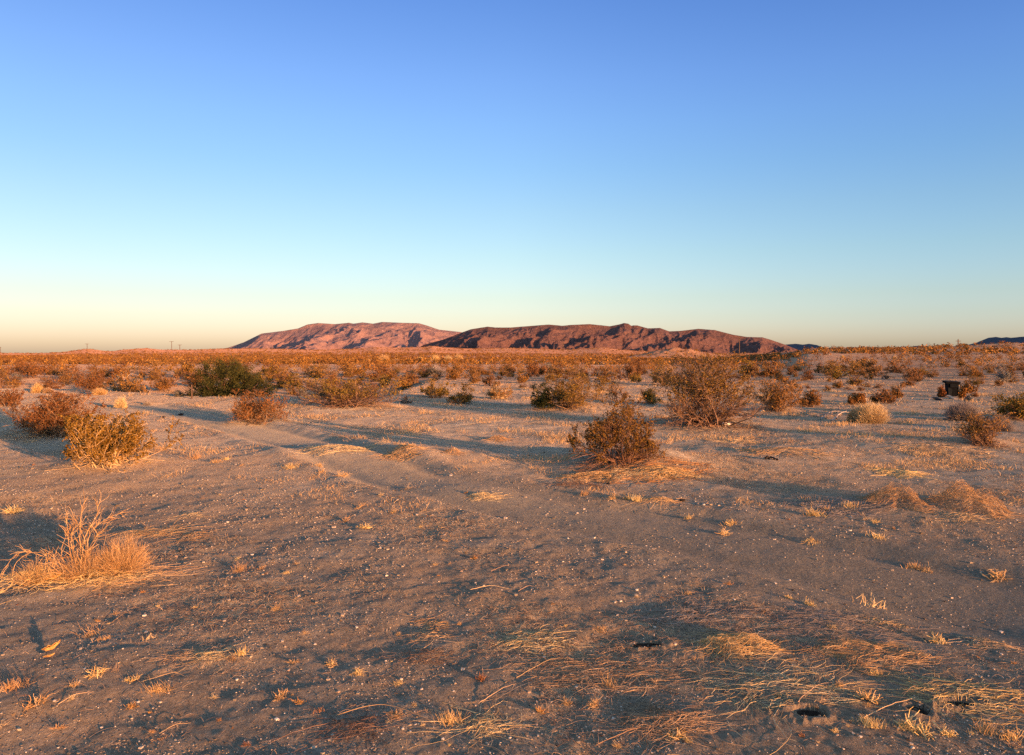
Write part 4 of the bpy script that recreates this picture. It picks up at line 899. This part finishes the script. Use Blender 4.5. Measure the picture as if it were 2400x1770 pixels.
# curled pieces of dry bark at left
def curl(W, H, seed):
    r = np.random.default_rng(seed); u, v = np.meshgrid(np.linspace(0, 1, 16), np.linspace(-1, 1, 9)); w = .5 * np.sin(u * PI) ** .6 * (1 + .2 * perlin(u * 5, v * 2, seed))
    X_ = (u - .5) * W; Y_ = v * w * W * .3; Z_ = H * (.10 + .45 * v ** 2 * np.sin(u * PI) + 1.0 * u ** 3 + .25 * (1 - u) ** 3 + .16 * perlin(u * 6, v * 3, seed + 1))
    top = np.stack([X_, Y_, Z_], -1).reshape(-1, 3); bot = top - [0, 0, .004]; n, m = 9, 16
    f = [[i * m + j, i * m + j + 1, (i + 1) * m + j + 1, (i + 1) * m + j] for i in range(n - 1) for j in range(m - 1)]; f2 = [[a + n * m for a in q[::-1]] for q in f]
    rim = [i for i in range(m)] + [m * k + m - 1 for k in range(1, n)] + [m * (n - 1) + k for k in range(m - 2, -1, -1)] + [m * k for k in range(n - 2, 0, -1)]
    f3 = [[rim[k], rim[(k + 1) % len(rim)], rim[(k + 1) % len(rim)] + n * m, rim[k] + n * m] for k in range(len(rim))]
    return new_mesh("dry_bark", np.concatenate([top, bot]), np.array(f + f2 + f3), [M['bark_curl']], smooth=True)
for px, py, w, h, lab in [(115, 1368, 46, 20, "yellow curled piece of dry bark between the two dead shrubs"), (106, 1540, 42, 26, "bright yellow curled piece of dry bark on the sand in the lower left"), (100, 1553, 26, 8, "small flat bark scrap under the bright yellow curled piece")]:
    x, y = ground(px, py); s = y / FPX
    tag(obj("dry_bark", curl(w * s, h * s, px), loc=(x, y, zt(x, y) + .008), rz=.25), lab, "dry bark")
# burrows: dark earthen linings in the dug holes
for (px, py, rx, ry, dep), lab in zip(HOLES, ["largest animal burrow, a black ragged hole in the bottom right foreground", "small round animal burrow right of the largest one", "shallow slot-like burrow under the golden straw mat near the right edge", "thin dark crack-like burrow beside the wide flat straw tangle"]):
    x, y = at_flat(px, py); t = np.linspace(0, 1, 10); a = np.linspace(0, 2 * PI, 28, endpoint=False); T_, A2 = np.meshgrid(t, a, indexing='ij')
    rr = (1 - T_ ** 1.6) * (1 + .12 * perlin(np.cos(A2) * 2 + px, np.sin(A2) * 2, 3)) * 1.0 + .001
    V = np.stack([rr * np.cos(A2) * rx * 1.02, rr * np.sin(A2) * ry * 1.02 + T_ * .02, 0 * T_], -1)
    z0 = float(terrain(np.array([x + rx * 2]), np.array([y]), True)[0]); V[..., 2] = -.014 - T_ * (dep - .02)
    F = np.array([[i * 28 + j, (i + 1) * 28 + j, (i + 1) * 28 + (j + 1) % 28, i * 28 + (j + 1) % 28] for i in range(9) for j in range(28)])
    tag(obj("animal_burrow", new_mesh("animal_burrow", V.reshape(-1, 3), F, [M['soil']], smooth=True), loc=(x, y, z0)), lab, "animal burrow", "burrows in the sand")

# ------------------------------------------------------------------ gravel, stubble and litter that nobody could count
n = 80000; y = 2.7 * (14 / 2.7) ** r.random(n); px = r.uniform(-80, 2480, n); x = (px - CX) / FPX * y
cl_ = fbm(x * 1.3, y * 1.3, 4, 95); keep = (r.random(n) < np.clip(.45 + 1.5 * cl_, .12, 1) * (1 - .6 * track_mask(x, y))); x, y = x[keep], y[keep]; n = len(x)
s = .0016 + .0034 * r.random(n) ** 1.7 + .006 * (r.random(n) > .985); s *= np.clip(y / 5, .8, 1.5)
cube = np.array([[-1, -1, -1], [1, -1, -1], [1, 1, -1], [-1, 1, -1], [-1, -1, 1], [1, -1, 1], [1, 1, 1], [-1, 1, 1]], float) * [1, 1, .75]
cf = np.array([[0, 3, 2, 1], [4, 5, 6, 7], [0, 1, 5, 4], [1, 2, 6, 5], [2, 3, 7, 6], [3, 0, 4, 7]])
q = cube[None] * r.uniform(.45, 1.15, (n, 8, 1)) * s[:, None, None]; a = r.uniform(0, 6.28, n); ca, sa = np.cos(a)[:, None], np.sin(a)[:, None]
q = np.stack([q[..., 0] * ca - q[..., 1] * sa, q[..., 0] * sa + q[..., 1] * ca, q[..., 2]], -1) + np.stack([x, y, terrain(x, y, True) + s * .2], 1)[:, None]
F = (cf[None] + (np.arange(n) * 8)[:, None, None]).reshape(-1, 4)
tag(obj("gravel", new_mesh("gravel", q.reshape(-1, 3), F, [M['pebble']], v=np.repeat(r.random(n) ** 1.05, 8))), "loose gravel and grit strewn over the sand", "gravel", kind="stuff")
def patch_mask(x, y):
    return sm(.20, .36, fbm(x * .7, y * .7, 3, 231) + .3 * fbm(x * 2.6, y * 2.6, 2, 235)) * (1 - track_mask(x, y)) * sm(6, 9, y) * (.55 + .45 * sm(-2, 3, x))
def strew(name, n, y0, y1, pw, K, L, wid, z_arc, m, lab, cat, seed, thr, up=False, sides=3, mask=None):
    r = np.random.default_rng(seed); y = y0 * (y1 / y0) ** (r.random(n) ** pw); px = r.uniform(-100, 2500, n); x = (px - CX) / FPX * y
    keep = r.random(n) < ((mask or litter_mask)(x, y) + thr) * np.clip(1 - track_mask(x, y), .03, 1); x, y = x[keep], y[keep]; n = len(x)
    z = terrain(x, y, True); sc = np.clip(y / 6, .8, 5)
    if up:
        D = np.column_stack([r.normal(size=(n, 2)) * .75, np.ones(n)]); P = walk(np.column_stack([x, y, z - .003]), D, L * r.uniform(.35, 1.2, n) * np.clip(sc * .7, 1, 1.8), K, .22, 0, r)
    else:
        th = r.uniform(0, 2 * PI, n); D = np.column_stack([np.cos(th), np.sin(th), np.zeros(n)])
        P = walk(np.column_stack([x, y, z * 0]), D, L * r.uniform(.3, 1.3, n) * np.clip(sc * .6, 1, 2.5), K, .22, 0, r)
        P[..., 2] = terrain(P[..., 0], P[..., 1], True) + .003 + np.sin(np.linspace(0, PI, K))[None] * (r.uniform(0, 1, n) ** 2 * z_arc)[:, None] * np.clip(sc, 1, 2)[:, None]
    A = Acc(); V, F, v = tubes(P, taper(n, K, 1.0, .5) * (wid * sc * r.uniform(.6, 1.3, n))[:, None], sides, None, r); A.add(V, F, 0, v)
    tag(obj(name, A.mesh(name, [M[m]])), lab, cat, kind="stuff")
strew("dry_twigs", 40000, 2.7, 16, 1.0, 6, .10, .00065, .03, 'litter', "thin dry twigs and stems littering the foreground sand", "twigs", 1, .06)
strew("dry_grass", 130000, 3.0, 90, .8, 3, .05, .0010, .02, 'litter', "flattened dry grass carpeting parts of the flat", "grass", 2, .05)
strew("grass_stubble", 140000, 4.5, 150, .75, 3, .035, .0010, 0, 'litter', "short standing dry grass stubble over the flat", "grass", 3, .01, up=True, sides=2)

strew("grass_patches", 420000, 6, 45, .8, 3, .06, .0010, 0, 'straw_gold', "small patches of orange dry grass standing on the grey middle ground", "grass", 4, .0, up=True, sides=2, mask=patch_mask)

# ------------------------------------------------------------------ utility poles, post, black box
def box(A, c, s, rot=(0, 0, 0), mat=0, taper_=1.0, bev=.0):
    from mathutils import Euler
    v = cube / np.array([1, 1, .75]) * np.array(s) / 2; v[4:, :2] *= taper_
    Rm = np.array(Euler(rot).to_matrix()); A.add(v @ Rm.T + np.array(c), cf, mat)
def pole(px, top_py, dist, arm_px, lab, arm_off=0.0, two=False):
    y = dist; x = (px - CX) / FPX * y; zb = zt(x, y) - .3; H = CAMZ + (HY - top_py) / FPX * y - zb
    root = obj("utility_pole", None, loc=(x, y, zb), rz=r.uniform(-.15, .15))
    P = np.array([[[0, 0, 0], [0, 0, H * .5], [0, 0, H]]]); V, F, v = tubes(P, np.array([[.30, .27, .22]]), 8); obj("pole", new_mesh("pole", V, F, [M['wood']], None, v, True), root)
    w = arm_px * y / FPX; A = Acc(); box(A, (0, -.2, H - .35 - arm_off), (w, .16, .22)); obj("crossarm", A.mesh("crossarm", [M['steel']]), root)
    for q in (-.45, -.15, .15, .45):
        A = Acc(); P = np.array([[[w * q, -.2, H - .24 - arm_off], [w * q, -.2, H - .05 - arm_off], [w * q, -.2, H + .02 - arm_off]]]); V, F, v = tubes(P, np.array([[.05, .07, .04]]), 6); A.add(V, F)
        obj("insulator", A.mesh("insulator", [M['char_hi']], True), root)
    for sgn in (-1, 1):
        A = Acc(); P = np.array([[[0, -.22, H - 1.2 - arm_off], [sgn * w * .14, -.22, H - .8 - arm_off], [sgn * w * .28, -.22, H - .45 - arm_off]]]); V, F, v = tubes(P, np.full((1, 3), .04), 4); A.add(V, F)
        obj("brace", A.mesh("brace", [M['steel']]), root)
    tag(root, lab, "utility pole", "wooden utility poles on the skyline")
pole(2, 813.5, 880, 4, "wooden utility pole at the extreme left edge of the skyline")
pole(205, 805.7, 830, 9, "utility pole on top of the small left-hand knoll")
pole(403, 800, 760, 11, "taller utility pole with wide crossarm, left one of two close together")
pole(422, 808, 700, 9, "shorter utility pole just right of the taller one")
pole(2244.6, 795, 420, 12, "utility pole shaped like a cross on the right skyline beside the blue mountain", .8)
pole(1319.6, 803, 700, 5, "faint thin utility pole against the red-brown mountain, left")
pole(1732.5, 790, 480, 5, "faint thin utility pole against the right end of the red-brown mountain")
pole(1577, 800, 800, 3, "hardly visible utility pole against the middle of the red-brown mountain")
for px, py0, py1, lab in [(448, 935, 902, "thin dark post on the bank at the left of the dark green tree"), (1453, 899, 856, "thin bare stake standing in the flat behind the open creosote")]:
    x, y = ground(px, py0); H = (py0 - py1) * y / FPX
    P = np.array([[[0, 0, -.1], [.01, 0, H * .5], [0, .01, H]]]); V, F, v = tubes(P, np.array([[.03, .027, .025]]), 6)
    tag(obj("post", new_mesh("post", V, F, [M['wood']], None, v, True), loc=(x, y, zt(x, y))), lab, "post")
x, y = ground(2231, 929); s = y / FPX; bx_ = obj("discarded_cabinet", None, loc=(x, y, zt(x, y)), rz=-.25); bx_.rotation_euler = (.06, -.05, -.22)
def part(name, m, fn):
    import bmesh
    A = Acc(); fn(A); me = A.mesh(name, [M[m]]); bm = bmesh.new(); bm.from_mesh(me); bmesh.ops.remove_doubles(bm, verts=bm.verts, dist=1e-5)
    bmesh.ops.bevel(bm, geom=list(bm.edges), offset=.010, segments=2, affect='EDGES'); bm.to_mesh(me); bm.free(); return obj(name, me, bx_)
w_, h_ = 31 * s, 36 * s
part("body", 'char', lambda A: box(A, (0, 0, h_ * .43), (w_ * .66, w_ * .60, h_ * .86), (0, 0, 0), 0, 1.06))
part("side_panel", 'char_hi', lambda A: box(A, (w_ * .385, -.01, h_ * .46), (w_ * .05, w_ * .66, h_ * .80), (0, .06, 0)))
part("lid", 'char', lambda A: box(A, (w_ * .01, -.02, h_ * .91), (w_ * 1.02, w_ * .80, h_ * .14), (0, .09, 0)))
part("front_board", 'char_hi', lambda A: box(A, (w_ * .10, -w_ * .37, h_ * .72), (w_ * .60, w_ * .05, h_ * .22), (0, .06, 0)))
part("door", 'char_hi', lambda A: box(A, (-w_ * .20, -w_ * .345, h_ * .33), (w_ * .28, w_ * .05, h_ * .50), (0, -.06, .2)))
tag(bx_, "blackened boxy discarded cabinet, open at the front, tilted among orange bushes on the right flat", "cabinet")
def plank(px0, py0, px1, py1, t, lab, m='plank'):
    a, b = ground(px0, py0), ground(px1, py1); c = ((a[0] + b[0]) / 2, (a[1] + b[1]) / 2); L = math.hypot(b[0] - a[0], b[1] - a[1])
    A = Acc(); box(A, (0, 0, t / 2), (L, t * 3.5, t), (0, .04, 0)); tag(obj("plank", A.mesh("plank", [M[m]]), loc=(*c, zt(*c) + .01), rz=math.atan2(b[1] - a[1], b[0] - a[0])), lab, "plank")
plank(2222, 931, 2242, 936, .035, "pale wooden plank lying at the foot of the black box")
plank(2192, 936, 2204, 939, .04, "short black charred board left of the black box", 'char')
